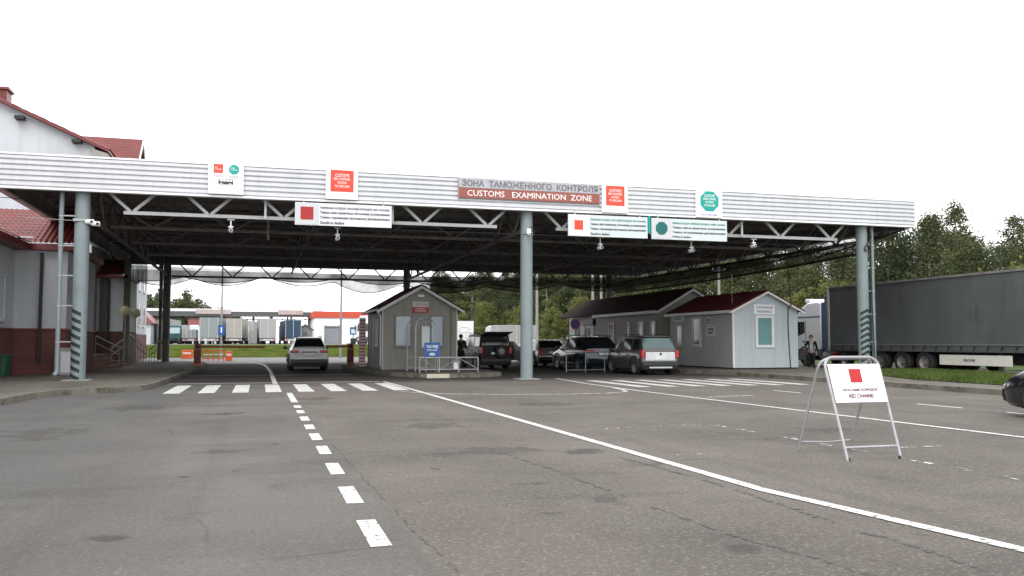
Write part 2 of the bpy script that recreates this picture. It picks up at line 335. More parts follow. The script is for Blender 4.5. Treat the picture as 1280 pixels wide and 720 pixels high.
# ------------------------------------------------------------------ mesh buffer
class MB:
    def __init__(s): s.v = []; s.f = []
    def quad(s, *p):
        i = len(s.v); s.v += [tuple(q) for q in p]; s.f.append(tuple(range(i, i + len(p))))
    def box(s, x0, x1, y0, y1, z0, z1):
        i = len(s.v)
        s.v += [(x0, y0, z0), (x1, y0, z0), (x1, y1, z0), (x0, y1, z0), (x0, y0, z1), (x1, y0, z1), (x1, y1, z1), (x0, y1, z1)]
        s.f += [tuple(i + k for k in q) for q in ((3, 2, 1, 0), (4, 5, 6, 7), (0, 1, 5, 4), (1, 2, 6, 5), (2, 3, 7, 6), (3, 0, 4, 7))]
        return s
    def bar(s, a, b, w, h=None, up=(0, 0, 1)):
        h = h or w; a = Vector(a); b = Vector(b); d = (b - a).normalized(); u = Vector(up)
        if abs(d.dot(u)) > 0.98: u = Vector((0, 1, 0))
        r = d.cross(u).normalized(); u = r.cross(d).normalized(); i = len(s.v)
        for p in (a, b):
            for sx, sz in ((-1, -1), (1, -1), (1, 1), (-1, 1)): s.v.append(tuple(p + r * sx * w / 2 + u * sz * h / 2))
        s.f += [tuple(i + k for k in q) for q in ((0, 1, 2, 3), (7, 6, 5, 4), (1, 0, 4, 5), (2, 1, 5, 6), (3, 2, 6, 7), (0, 3, 7, 4))]
        return s
    def tube(s, pts, r, n=8, cap=True):
        pts = [Vector(p) for p in pts]; rs = r if isinstance(r, (list, tuple)) else [r] * len(pts); i0 = len(s.v); prev = None
        for k, p in enumerate(pts):
            d = (pts[min(k + 1, len(pts) - 1)] - pts[max(k - 1, 0)]).normalized()
            if prev is None: u = Vector((0, 0, 1)) if abs(d.z) < 0.9 else Vector((1, 0, 0))
            else: u = prev
            a = d.cross(u).normalized(); u = a.cross(d).normalized(); prev = u
            for j in range(n):
                t = 2 * math.pi * j / n; s.v.append(tuple(p + (a * math.cos(t) + u * math.sin(t)) * rs[k]))
        for k in range(len(pts) - 1):
            for j in range(n):
                a_ = i0 + k * n + j; b_ = i0 + k * n + (j + 1) % n
                s.f.append((a_, a_ + n, b_ + n, b_))
        if cap:
            s.f.append(tuple(i0 + j for j in range(n))); s.f.append(tuple(i0 + (len(pts) - 1) * n + j for j in reversed(range(n))))
        return s
    def prism(s, poly, axis, a, b):
        """poly: 2d points in the two other axes, extruded along axis from a to b"""
        def P(p, t):
            if axis == 'x': return (t, p[0], p[1])
            if axis == 'y': return (p[0], t, p[1])
            return (p[0], p[1], t)
        n = len(poly); i = len(s.v)
        s.v += [P(p, a) for p in poly] + [P(p, b) for p in poly]
        s.f.append(tuple(range(i, i + n))); s.f.append(tuple(range(i + 2 * n - 1, i + n - 1, -1)))
        for k in range(n):
            k2 = (k + 1) % n; s.f.append((i + k2, i + k, i + n + k, i + n + k2))
        return s
    def lathe(s, prof, c, axis='z', n=24):
        """prof: (radius, height) list, turned round axis through c"""
        i0 = len(s.v); m = len(prof)
        for j in range(n):
            t = 2 * math.pi * j / n
            for (r, h) in prof:
                x, y = r * math.cos(t), r * math.sin(t)
                p = (x, y, h) if axis == 'z' else ((h, x, y) if axis == 'x' else (x, h, y))
                s.v.append((c[0] + p[0], c[1] + p[1], c[2] + p[2]))
        for j in range(n):
            for k in range(m - 1):
                a = i0 + j * m + k; b = i0 + ((j + 1) % n) * m + k
                s.f.append((a, b, b + 1, a + 1))
        return s
    def build(s, name, mt, parent=None, smooth=False, bevel=0.0, loc=None, angle=35):
        me = bpy.data.meshes.new(name); me.from_pydata(s.v, [], s.f); me.validate()
        bm = bmesh.new(); bm.from_mesh(me); bmesh.ops.remove_doubles(bm, verts=bm.verts, dist=1e-5)
        bmesh.ops.recalc_face_normals(bm, faces=bm.faces); bm.to_mesh(me); bm.free()
        me.materials.append(mt)
        if smooth:
            for p in me.polygons: p.use_smooth = True
            me.set_sharp_from_angle(angle=R(angle))
        o = bpy.data.objects.new(name, me); COL.objects.link(o)
        if parent: o.parent = parent
        if loc: o.location = loc
        if bevel:
            md = o.modifiers.new("bevel", 'BEVEL'); md.width = bevel; md.segments = 2; md.limit_method = 'ANGLE'; md.angle_limit = R(40)
        return o

def tag(o, label, cat, group=None):
    o['label'] = label; o['category'] = cat
    if group: o['group'] = group
    return o
def thing(name, label, cat, loc=(0, 0, 0), rz=0.0, group=None):
    o = bpy.data.objects.new(name, None); COL.objects.link(o); o.location = loc; o.rotation_euler = (0, 0, rz); o.empty_display_size = 0.3
    return tag(o, label, cat, group)
def struct(o): o['kind'] = 'structure'; return o
def copy_tree(o, parent=None):
    c = o.copy(); COL.objects.link(c)
    if parent: c.parent = parent
    for ch in list(o.children): copy_tree(ch, c)
    return c
def box(name, mt, parent, x0, x1, y0, y1, z0, z1, bevel=0.0):
    return MB().box(x0, x1, y0, y1, z0, z1).build(name, mt, parent, bevel=bevel)

_dg = None
def text(body, mt, parent, x, y, z, width, height=None, face='-y', align='C', depth=0.006, bold=0.0, name="lettering", rot=None):
    """lettering as thin solid mesh; fitted to width (and height when given)"""
    cu = bpy.data.curves.new(name, 'FONT'); cu.body = body; cu.size = 1; cu.extrude = 0.5; cu.offset = bold; cu.resolution_u = 2
    cu.space_word = 1.0
    ob = bpy.data.objects.new(name, cu); COL.objects.link(ob)
    dg = bpy.context.evaluated_depsgraph_get(); dg.update()
    me = bpy.data.meshes.new_from_object(ob.evaluated_get(dg))
    bpy.data.objects.remove(ob); bpy.data.curves.remove(cu)
    xs = [v.co.x for v in me.vertices]; ys = [v.co.y for v in me.vertices]
    x0, x1, y0, y1 = min(xs), max(xs), min(ys), max(ys)
    sx = width / (x1 - x0); sy = (height / (y1 - y0)) if height else sx
    cx = {'C': (x0 + x1) / 2, 'L': x0, 'R': x1}[align]; cy = (y0 + y1) / 2
    for v in me.vertices: v.co = ((v.co.x - cx) * sx, (v.co.y - cy) * sy, v.co.z * depth)
    me.materials.clear(); me.materials.append(mt)
    o = bpy.data.objects.new(name, me); COL.objects.link(o)
    if parent: o.parent = parent
    o.location = (x, y, z)
    o.rotation_euler = rot if rot else {'-y': (R(90), 0, 0), '-x': (R(90), 0, R(-90)), '+x': (R(90), 0, R(90))}[face]
    return o

# ------------------------------------------------------------------ ground
def ground_h(x, y):
    t = max(0.0, min(1.0, (y - 86) / 32)); return 1.1 * t * t * (3 - 2 * t)
def sheet(name, mt, xs, ys, dz, kind='structure'):
    m = MB(); nx = len(xs)
    for y in ys:
        for x in xs: m.v.append((x, y, ground_h(x, y) + dz))
    for j in range(len(ys) - 1):
        for i in range(nx - 1): m.f.append((j * nx + i, j * nx + i + 1, (j + 1) * nx + i + 1, (j + 1) * nx + i))
    o = m.build(name, mt, smooth=True); o['kind'] = kind; return o
YS = [-60, 0, 40, 80] + [86 + 2 * k for k in range(17)] + [125, 140, 170, 220, 320, 600, 1500]
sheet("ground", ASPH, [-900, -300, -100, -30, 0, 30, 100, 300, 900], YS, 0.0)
YARD = mat("concrete_yard", (0.19, 0.185, 0.18), 0.9, var=0.1, scale=0.2)
sheet("yard", YARD, [-120, -40, 0, 20, 40], [118, 125, 140, 170, 220, 300], 0.02)
sheet("road", mat("pale_road", (0.15, 0.145, 0.14), 0.9, var=0.12, scale=0.5), [-60, -20, 0, 20, 40], [60.5, 70, 80, 84.5], 0.004)
sheet("forest_floor", SOIL, [36, 60, 120, 300], [-20, 20, 60, 86, 95, 105, 115, 150, 220, 400], 0.03)
sheet("forest_floor", SOIL, [24, 30, 35.99], [128, 150, 220, 400], 0.03)
vs = sheet("verge", GRASS_G, [-60, -20, 0, 10, 24], [86 + 2 * k for k in range(17)], 0.02)

def ribbon(name, mt, pts, wid, z=0.004, closed=False):
    m = MB(); L = []
    P = [Vector((p[0], p[1], 0)) for p in pts]
    for k, p in enumerate(P):
        d = (P[min(k + 1, len(P) - 1)] - P[max(k - 1, 0)]).normalized(); nrm = Vector((-d.y, d.x, 0))
        L.append((p + nrm * wid / 2, p - nrm * wid / 2))
    for k in range(len(L) - 1):
        a, b = L[k]; c, d = L[k + 1]
        m.quad((a.x, a.y, z), (b.x, b.y, z), (d.x, d.y, z), (c.x, c.y, z))
    o = m.build(name, mt); o['kind'] = 'structure'; return o
def marks(name, mt, quads, z=0.004):
    m = MB()
    for (x0, x1, y0, y1) in quads: m.quad((x0, y0, z), (x1, y0, z), (x1, y1, z), (x0, y1, z))
    o = m.build(name, mt); o['kind'] = 'structure'; return o
dash = [(6.12, 7.05), (7.8, 8.72), (9.55, 10.45), (11.3, 12.2), (12.95, 13.9), (14.6, 15.4), (16.2, 17.1), (17.9, 18.7), (19.4, 20.15), (21.2, 25.2), (4.4, 5.3), (2.6, 3.5)]
marks("dashed_centre_line", WHITE_LINE, [(0.76, 0.91, a, b) for a, b in dash])
marks("crosswalk", WHITE_LINE, [(-2.5 + 0.905 * k, -2.06 + 0.905 * k, 25.7, 30.3) for k in range(8)])
marks("crosswalk", WHITE_LINE, [(11.5 + 0.96 * k, 11.92 + 0.96 * k, 25.4, 30.2) for k in range(7)])
marks("stop_line", WHITE_LINE, [(-2.9, 4.2, 31.55, 31.75), (-2.85, 3.9, 38.9, 39.1)])
ribbon("edge_line", WHITE_LINE, [(5.12, 2.0), (4.98, 4.8), (4.62, 7.4), (4.53, 15.6), (4.36, 29.6), (4.3, 31.4)], 0.14, 0.008)
ribbon("centre_line", WHITE_LINE, [(0.56, 30.6), (0.56, 43), (0.5, 50), (0.34, 57), (0.0, 61), (-0.7, 64.4), (-1.6, 66.3), (-2.7, 67.6)], 0.16, 0.01)
ribbon("edge_line", WHITE_LINE, [(10.9, 6.0), (10.85, 10.4), (10.7, 16), (10.55, 23.7), (10.7, 28), (11.1, 32.3)], 0.13, 0.008)
ribbon("curved_line", THIN_LINE, [(3.86, 24.8), (4.93, 23.4), (6.5, 22.6), (7.83, 22.4), (9.2, 22.45), (10.0, 23.0), (10.3, 23.9), (10.5, 25.2)], 0.13, 0.012)
marks("dashed_lane_line", WHITE_LINE, [(14.38, 14.5, a, a + 1.35) for a in (12.9, 15.4, 18.1, 21.2, 10.2)])
ribbon("faint_lane_line", FAINT_LINE, [(7.5, 4.0), (7.5, 7.2), (7.46, 9), (7.5, 11.2), (7.42, 13.5)], 0.11, 0.006)
ribbon("faint_cross_line", FAINT_LINE, [(4.9, 13.2), (6.0, 13.4), (7.42, 13.55)], 0.1, 0.009)
ribbon("faint_cross_line", FAINT_LINE, [(4.95, 10.0), (5.85, 9.95)], 0.09, 0.009)
ribbon("faint_cross_line", FAINT_LINE, [(7.6, 9.9), (8.9, 9.8)], 0.09, 0.009)
ribbon("faint_cross_line", THIN_LINE, [(11.0, 20.2), (12.6, 20.6)], 0.1, 0.009)

def stain(pts_or_c, rx, ry, mt, z):
    m = MB(); c = pts_or_c; n = 28; rings = (0, 0.35, 0.7, 1.0); idx = []
    for r in rings:
        row = []
        for j in range(n):
            t = 2 * math.pi * j / n; row.append(len(m.v)); m.v.append((c[0] + rx * r * math.cos(t), c[1] + ry * r * math.sin(t), z))
        idx.append(row)
    for a in range(3):
        for j in range(n): m.f.append((idx[a][j], idx[a][(j + 1) % n], idx[a + 1][(j + 1) % n], idx[a + 1][j]))
    me = bpy.data.meshes.new("stain"); me.from_pydata(m.v, [], m.f); me.materials.append(mt)
    at = me.attributes.new("rim", 'FLOAT', 'POINT'); at.data.foreach_set('value', [r for r in rings for j in range(n)])
    o = bpy.data.objects.new("stain", me); COL.objects.link(o); o['kind'] = 'structure'; return o
for k, (cx, cy, rx, ry, mt) in enumerate([(-0.6, 18.25, 0.62, 0.45, STAIN), (-1.03, 6.92, 0.3, 0.16, STAIN), (-0.42, 11.9, 0.5, 0.42, SOFT_STAIN),
        (2.9, 11.1, 1.1, 0.75, SOFT_STAIN), (4.0, 10.7, 0.6, 0.4, STAIN), (2.8, 14.6, 0.8, 0.9, SOFT_STAIN), (2.6, 8.4, 0.3, 0.12, SOFT_STAIN), (3.0, 7.3, 0.22, 0.3, SOFT_STAIN),
        (2.35, 6.9, 0.14, 0.1, SOFT_STAIN), (1.9, 9.6, 0.13, 0.22, SOFT_STAIN), (6.2, 19.0, 1.3, 1.0, SOFT_STAIN), (-2.4, 20.5, 1.2, 1.6, SOFT_STAIN), (-3.2, 15.0, 0.9, 1.6, SOFT_STAIN), (8.7, 12.2, 0.9, 0.7, SOFT_STAIN), (2.3, 40, 1.1, 2.2, SOFT_STAIN), (2.1, 4.9, 0.25, 0.16, SOFT_STAIN), (1.4, 22.4, 0.8, 1.2, SOFT_STAIN), (0.25, 12.6, 0.1, 0.1, STAIN), (-0.75, 9.8, 0.12, 0.1, STAIN), (3.2, 5.4, 0.22, 0.2, STAIN)]):
    stain((cx, cy), rx, ry, mt, 0.0021 + 0.0001 * k)
def seam(pts, wid):
    P = []
    for k in range(len(pts) - 1):
        a, b = Vector(pts[k]), Vector(pts[k + 1]); n = max(2, int((b - a).length / 0.12))
        for i in range(n): p = a.lerp(b, i / n); P.append((p.x + random.uniform(-0.018, 0.018), p.y))
    m = MB()
    for k in range(len(P) - 1):
        w0 = wid * random.uniform(0.25, 1.1)
        if random.random() < 0.12: continue
        a, b = P[k], P[k + 1]; m.quad((a[0] - w0 / 2, a[1], 0.0048), (a[0] + w0 / 2, a[1], 0.0048), (b[0] + w0 / 2, b[1], 0.0048), (b[0] - w0 / 2, b[1], 0.0048))
    o = m.build("tar_seam", SEAMM); o['kind'] = 'structure'
SEAMM = worn_paint("tar_seam_black", (0.045, 0.042, 0.04), 0.45, 0.12, 12)
seam([(2.95, 11.5), (3.13, 9.26), (3.24, 7.09), (3.32, 5.7), (3.51, 5.0), (3.65, 4.0)], 0.06)
seam([(4.25, 9.99), (4.38, 8.3), (4.36, 6.68), (4.3, 5.7), (4.35, 5.18), (4.29, 4.3)], 0.075)
seam([(1.0, 12.5), (1.06, 9.5), (1.1, 7.9), (1.15, 6.24), (1.21, 5.32), (1.26, 4.0)], 0.022)

# pavements with kerbs
def pavement(name, inner, outer, h=0.15, kw=0.16):
    """inner: kerb polyline (road side); outer: polyline on the far side, same count"""
    n = len(inner); P = [Vector((p[0], p[1], 0)) for p in inner]; Q = [Vector((p[0], p[1], 0)) for p in outer]
    km = MB(); sm = MB()
    inn = [p + (q - p).normalized() * kw for p, q in zip(P, Q)]
    for k in range(n - 1):
        a, b, c, d = P[k], P[k + 1], inn[k + 1], inn[k]
        km.quad((a.x, a.y, -0.05), (b.x, b.y, -0.05), (b.x, b.y, h), (a.x, a.y, h))
        km.quad((a.x, a.y, h), (b.x, b.y, h), (c.x, c.y, h), (d.x, d.y, h))
        e, f = Q[k + 1], Q[k]
        sm.quad((d.x, d.y, h - 0.006), (c.x, c.y, h - 0.006), (e.x, e.y, h - 0.006), (f.x, f.y, h - 0.006))
    k_ = km.build(name.replace("pavement", "kerb"), KERB); k_['kind'] = 'structure'
    s_ = sm.build(name, PAVE); s_['kind'] = 'structure'
pavement("pavement", [(-5.6, -20), (-5.6, 12), (-5.5, 21.9), (-5.35, 24.6), (-5.0, 25.7), (-4.45, 26.3), (-3.75, 26.75), (-3.2, 27.6), (-3.05, 29), (-3.0, 34), (-2.95, 45), (-2.9, 55), (-3.2, 59), (-4.2, 61.5), (-6.5, 62.5)],
         [(-30, -20), (-30, 12), (-30, 21.9), (-30, 24.6), (-30, 25.7), (-30, 26.3), (-30, 26.75), (-30, 27.6), (-30, 29), (-30, 34), (-30, 45), (-30, 55), (-30, 59), (-30, 61.5), (-30, 62.5)])
pavement("pavement", [(18.9, -20), (18.9, 10), (18.95, 20), (19.35, 29), (19.35, 33), (18.9, 35.2), (18.4, 36.2), (18.35, 45), (18.35, 62)],
         [(22.2, -20), (22.2, 10), (22.0, 20), (24.6, 29), (27, 33), (27, 35.2), (27, 36.2), (27, 45), (27, 62)])
isl_c = Vector((7.6, 42, 0))
isl = [(4.45, 50), (4.55, 44), (4.75, 39.5), (5.3, 36.3), (6.2, 34.6), (7.2, 34.1), (8.6, 34.3), (9.7, 35.2), (10.1, 37), (10.1, 44), (10.1, 50), (9.0, 51.5), (6.0, 51.5), (4.45, 50)]
pavement("pavement", isl, [(7.6, 47)] + [(7.6, 43)] * 9 + [(7.6, 47)] * 4)
YK = mat("pale_kerb_patch", (0.42, 0.40, 0.32), 0.9, var=0.15, scale=3)
MB().box(6.35, 7.25, 34.02, 34.2, 0.0, 0.157).build("kerb_patch", YK)['kind'] = 'structure'
# grass strip by the lorries
gm = MB()
GP = [(20.9, -5), (20.9, 21), (21.2, 24.7), (22.9, 28.9), (25.6, 32.4), (28.2, 32.4), (28.2, -5)]
gm.f.append(tuple(range(7))); gm.v = [(x, y, 0.165) for x, y in GP]
gb = gm.build("grass_bed", SOIL); gb['kind'] = 'structure'
bl = MB(); rnd = random.Random(3)
def gx(y):
    P = [(-9, 20.9), (21, 20.9), (24.7, 21.2), (28.9, 22.9), (32.5, 25.6)]
    for a, b in zip(P, P[1:]):
        if y <= b[0]: return a[1] + (b[1] - a[1]) * (y - a[0]) / (b[0] - a[0])
    return 25.6
for k in range(42000):
    y = rnd.uniform(13, 32.3); x = rnd.uniform(gx(y), 28.2); t = rnd.uniform(0, 6.28); hh = rnd.uniform(0.05, 0.16); ww = 0.018
    bl.v += [(x - ww * math.cos(t), y - ww * math.sin(t), 0.16), (x + ww * math.cos(t), y + ww * math.sin(t), 0.16), (x + rnd.uniform(-.06, .06), y + rnd.uniform(-.06, .06), 0.16 + hh)]
    bl.f.append((3 * k, 3 * k + 1, 3 * k + 2))
me = bpy.data.meshes.new("grass"); me.from_pydata(bl.v, [], bl.f); me.materials.append(mat("grass_blades", (0.066, 0.102, 0.026), 0.95, var=0.45, scale=0.9, spec=0.05, dirt=(0.085, 0.085, 0.03), dscale=0.6, dth=0.5))
go = bpy.data.objects.new("grass", me); COL.objects.link(go); go['kind'] = 'stuff'; tag(go, "bright green grass strip between the pavement and the grey trailer", "grass")

# ------------------------------------------------------------------ the canopy
can = thing("customs_canopy", "huge flat canopy with white ribbed fascia and netting over the traffic lanes", "canopy", (0, 32, 0))
def C(name, mb, mt, smooth=False, bevel=0.0, parent=None):
    o = mb.build(name, mt, parent or can, smooth, bevel)
    for v in o.data.vertices: v.co.y -= 32
    return o
CX0, CX1, CY0, CY1 = -8.35, 27.5, 31.6, 61.4
def ribs(z0, z1, n, base, dep):
    """horizontal wave sheet profile: (offset, z)"""
    p = []; h = (z1 - z0) / n
    for k in range(n):
        z = z0 + h * k
        p += [(base, z), (base, z + h * 0.14), (base - dep, z + h * 0.30), (base - dep, z + h * 0.84)]
    p.append((base, z1)); return p
def fascia_run(axis, a, b, pos, sgn):
    pr = ribs(6.47, 7.52, 6, 0, 0.068)
    m = MB()
    for k in range(len(pr) - 1):
        (o0, z0), (o1, z1) = pr[k], pr[k + 1]
        o0, o1 = pos + sgn * o0, pos + sgn * o1
        if axis == 'x':
            N = 60
            for q in range(N):
                xa, xb = a + (b - a) * q / N, a + (b - a) * (q + 1) / N
                wv = lambda x: .006 * math.sin(x * 2.1) + .004 * math.sin(x * 5.3 + 1)
                m.quad((xa, o0 + wv(xa), z0), (xb, o0 + wv(xb), z0), (xb, o1 + wv(xb), z1), (xa, o1 + wv(xa), z1))
        else: m.quad((o0, a, z0), (o0, b, z0), (o1, b, z1), (o1, a, z1))
    bk = MB()
    if axis == 'x': y0, y1 = sorted((pos + sgn * 0.14, pos + sgn * 0.10)); bk.box(a + .25, b - .25, y0, y1, 6.48, 7.5)
    else: x0, x1 = sorted((pos + sgn * 0.14, pos + sgn * 0.10)); bk.box(x0, x1, a + .15, b - .15, 6.48, 7.5)
    C("fascia_backing", bk, DECK)
    return m
C("fascia", fascia_run('x', CX0, CX1 - .1, CY0 + .05, 1), FASC)
C("fascia", fascia_run('x', CX0, CX1, CY1, -1), FASC)
C("fascia", fascia_run('y', CY0 + .1, CY1, CX0, 1), FASC)
C("fascia", fascia_run('y', CY0 + .2, CY1, CX1 - .05, -1), FASC)
t = MB().box(CX0 - .02, CX1, CY0 - .03, CY0 + .2, 6.40, 6.47)
t.box(CX0 - .02, CX1, CY0 - .03, CY0 + .2, 7.52, 7.58)
t.box(CX1 - .1, CX1, CY0 - .035, CY0 + .2, 6.472, 7.518)
t.box(CX1 - .2, CX1 + .01, CY0 + .21, CY1, 6.40, 6.47).box(CX1 - .2, CX1 + .01, CY0 + .21, CY1, 7.52, 7.58)
t.box(CX0 - .02, CX0 + .2, CY0 + .21, CY1, 6.40, 6.47).box(CX0 - .02, CX0 + .2, CY0 + .21, CY1, 7.52, 7.58)
C("fascia_trim", t, FASC_EDGE, bevel=0.008)
t = MB()
for x in (-6.4, -3.9, -.2, 2.05, 5.8, 8.3, 11.0, 13.4, 15.9, 18.6, 20.4, 23.1, 25.5): t.box(x, x + .012, CY0 - .0, CY0 + .03, 6.47, 7.52)
C("panel_joint", t, SIGN_GREY)
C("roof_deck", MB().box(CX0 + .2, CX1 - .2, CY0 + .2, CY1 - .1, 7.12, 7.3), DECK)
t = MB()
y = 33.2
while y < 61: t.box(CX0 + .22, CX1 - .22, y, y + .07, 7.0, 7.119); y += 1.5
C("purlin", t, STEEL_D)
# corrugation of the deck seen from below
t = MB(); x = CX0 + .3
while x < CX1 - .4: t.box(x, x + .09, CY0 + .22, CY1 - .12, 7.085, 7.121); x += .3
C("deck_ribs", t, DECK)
COLX = (-5.75, 9.83, 25.0); ROWY = (32.05, 60.5)
def truss(a, b, zb, zt, period, mt, chord=0.13, web=0.085, name="truss", trim0=0.0, trim1=0.0, phase=0.5):
    a = Vector(a); b = Vector(b); L = (b - a).length; d = (b - a).normalized(); m = MB()
    m.bar(a + d * trim0 + Vector((0, 0, zb)), b - d * trim1 + Vector((0, 0, zb)), chord * 0.8, chord)
    m.bar(a + Vector((0, 0, zt)), b + Vector((0, 0, zt)), chord * 0.8, chord)
    n = int(round(L / period)); p = L / n
    for k in range(n):
        c = a + d * (p * (k + phase))
        for s in (-1, 1):
            e = c + d * s * p * 0.48
            m.bar(c + d * s * 0.05 + Vector((0, 0, zb + chord * .45)), e + Vector((0, 0, zt - chord * .45)), web * 0.8, web)
    return C(name, m, mt)
for x0, x1 in ((-5.75, 9.83), (9.83, 25.0)):
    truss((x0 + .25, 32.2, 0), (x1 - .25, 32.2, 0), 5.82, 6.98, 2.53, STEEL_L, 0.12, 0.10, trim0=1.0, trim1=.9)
    truss((x0 + .25, 60.5, 0), (x1 - .25, 60.5, 0), 5.68, 6.98, 2.4, STEEL_D)  # trusses behind the front one: darker tone, canopy shade painted in
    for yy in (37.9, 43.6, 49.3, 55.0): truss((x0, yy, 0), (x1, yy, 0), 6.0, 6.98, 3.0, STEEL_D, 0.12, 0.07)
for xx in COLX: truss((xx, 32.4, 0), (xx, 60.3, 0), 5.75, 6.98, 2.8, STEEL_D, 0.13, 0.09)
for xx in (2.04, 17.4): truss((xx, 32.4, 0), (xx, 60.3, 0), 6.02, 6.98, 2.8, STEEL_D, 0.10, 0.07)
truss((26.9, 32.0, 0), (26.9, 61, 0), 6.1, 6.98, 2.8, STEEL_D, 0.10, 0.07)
for k, (xx, yy) in enumerate([(x, y) for y in ROWY for x in COLX]):
    z0 = 0.0 if (xx == 9.83 and yy < 40) else 0.14
    m = MB().lathe([(0.0, z0), (0.235, z0), (0.235, 6.9), (0.0, 6.9)], (xx, yy, 0), n=28)
    front = yy < 40
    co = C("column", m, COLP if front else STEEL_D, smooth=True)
    fl = MB().box(xx - .42, xx + .42, yy - .42, yy + .42, z0 - .02, z0 + .03)
    C("base_plate", fl, CONC, parent=co)
    if front and xx != 9.83:      # slanting dark hazard bands on the lower half of the shaft
        sm_ = MB(); r = 0.243
        cnt, za, zb_, a0, a1 = (9, .28, 2.42, -155, -70) if xx < 0 else (10, .28, 2.55, -158, -50)
        for q in range(cnt):
            zc = za + (zb_ - za) * q / (cnt - 1); n = 10
            for j in range(n):
                def pt(u, dz):
                    an = R(a0 + (a1 - a0) * u)
                    zz = zc + dz + ((-0.16 * u) if xx < 0 else (0.17 * min(u / .68, (1.35 - u) / .67)))
                    return (xx + r * math.cos(an), yy + r * math.sin(an), zz)
                sm_.quad(pt(j / n, 0), pt((j + 1) / n, 0), pt((j + 1) / n, .125), pt(j / n, .125))
        C("hazard_stripes", sm_, STRIPE, parent=co)
# downpipes clipped to the front columns
def pipe(x, y, z0, z1, mt, r=0.075, clip=None):
    m = MB().tube([(x, y, z1), (x, y, z0 + .25), (x, y - .02, z0 + .12), (x - .05, y - .16, z0)], r, 12)
    o = C("downpipe", m, mt, smooth=True)
    if clip:
        for zz in (1.4, 2.6, 3.6, 4.6, 5.6):
            c = MB()
            c.box(min(x, clip), max(x, clip), y - .02, y + .02, zz, zz + .04)
            c.lathe([(r + .012, -.025), (r + .012, .03)], (x, y, zz), n=14)
            C("bracket", c, TUBE, parent=o)
pipe(-6.38, 32.0, .3, 6.45, COLP, clip=-5.9)
pipe(25.47, 32.0, .3, 6.45, COLP, r=0.085, clip=25.15)
C("downpipe", MB().tube([(-6.02, 59.6, .3), (-6.02, 59.6, 6.6)], .11, 10), STEEL_D, True)
for z in (2.6, 5.35):  # cable straps round columns
    pass
C("cable", MB().tube([(25.26, 31.85, 6.3), (25.3, 31.8, 5.9), (25.05, 31.72, 5.6), (24.9, 31.74, 5.45), (25.0, 31.76, 5.3)], .035, 8), CABLE, True)
C("cable", MB().tube([(25.3, 31.85, 6.4), (25.31, 31.86, 3), (25.36, 31.86, 1), (25.4, 31.85, .4)], .022, 6), CABLE, True)
C("cable", MB().tube([(-7.5, 31.95, 5.5), (-6, 31.8, 5.44), (-5.4, 31.8, 5.44)], .012, 5), TUBE)
C("cable", MB().tube([(-8.5, 32.3, 6.2), (-5.5, 32.3, 6.1), (2, 32.3, 5.55), (9.8, 31.8, 5.52), (16, 32.3, 5.6), (24.8, 32.1, 5.45)], .012, 5), CABLE)
# vertical hangers in the front bay
for x in (0.35 - .2, 4.65, 14.72, 19.1):
    C("hanger", MB().box(x - .035, x + .035, 31.9, 31.97, 5.75, 6.5), STEEL_L)
C("hanger", MB().tube([(0.28, 34.5, 7.0), (0.28, 34.5, 5.3)], .05, 8), STEEL_D)
# bird netting: a hanging curtain with a sagging lower rope
def net(pts_top, sag_fn, drop, name="net", rope=0.03, mt=None):
    """pts_top: points along the top edge"""
    m = MB(); n = len(pts_top); rows = 4; rr = []
    for k, p in enumerate(pts_top):
        b = drop(k / (n - 1)); off = sag_fn(k / (n - 1))
        for j in range(rows + 1):
            f = j / rows; m.v.append((p[0] + off[0] * math.sin(f * 2.2), p[1] + off[1] * math.sin(f * 2.2), p[2] - b * f))
        rr.append(m.v[-1])
    for k in range(n - 1):
        for j in range(rows): a = k * (rows + 1) + j; m.f.append((a, a + 1, a + rows + 2, a + rows + 1))
    o = C(name, m, mt or NET, smooth=True)
    C("net_rope", MB().tube(rr, rope, 6), CABLE, parent=o)
def lin(a, b, n): return [tuple(a[i] + (b[i] - a[i]) * k / n for i in range(3)) for k in range(n + 1)]
def scal(u, k, a, ph=0.0): return a * abs(math.sin(math.pi * (u * k + ph)))
net(lin((-8.3, 61.1, 6.4), (9.83, 61.1, 6.05), 60), lambda u: (0, .12), lambda u: .55 + .18 * math.sin(u * 9) + scal(u, 4, .55, .1))
net(lin((9.83, 61.1, 6.05), (27.2, 61.1, 6.3), 60), lambda u: (0, .12), lambda u: .62 + scal(u, 3, .45) + .12 * math.sin(u * 7), mt=NET_D, rope=.04)
net(lin((-8.3, 60.7, 6.1), (27.2, 60.7, 6.0), 90), lambda u: (0, -.1), lambda u: .35 + scal(u, 7, .35, .3) + .1 * math.sin(u * 13))
net(lin((25.35, 32.3, 5.85), (25.35, 61, 5.85), 50), lambda u: (.25, 0), lambda u: .2 + .62 * math.sin(math.pi * min(1, u * .55 + .12)) ** .7, mt=NET_D, rope=.055)
net(lin((24.9, 33.0, 5.8), (24.9, 61, 5.8), 50), lambda u: (-.2, 0), lambda u: .1 + .45 * math.sin(math.pi * min(1, u * .8)) ** .8, rope=.04)
net(lin((27.2, 32.0, 6.45), (25.5, 36, 6.0), 14), lambda u: (0, 0), lambda u: .1 + .5 * u, mt=NET_D)
net(lin((-8.1, 52.5, 6.4), (-8.1, 61, 6.4), 20), lambda u: (.2, 0), lambda u: .1 + scal(u, 1, .6))

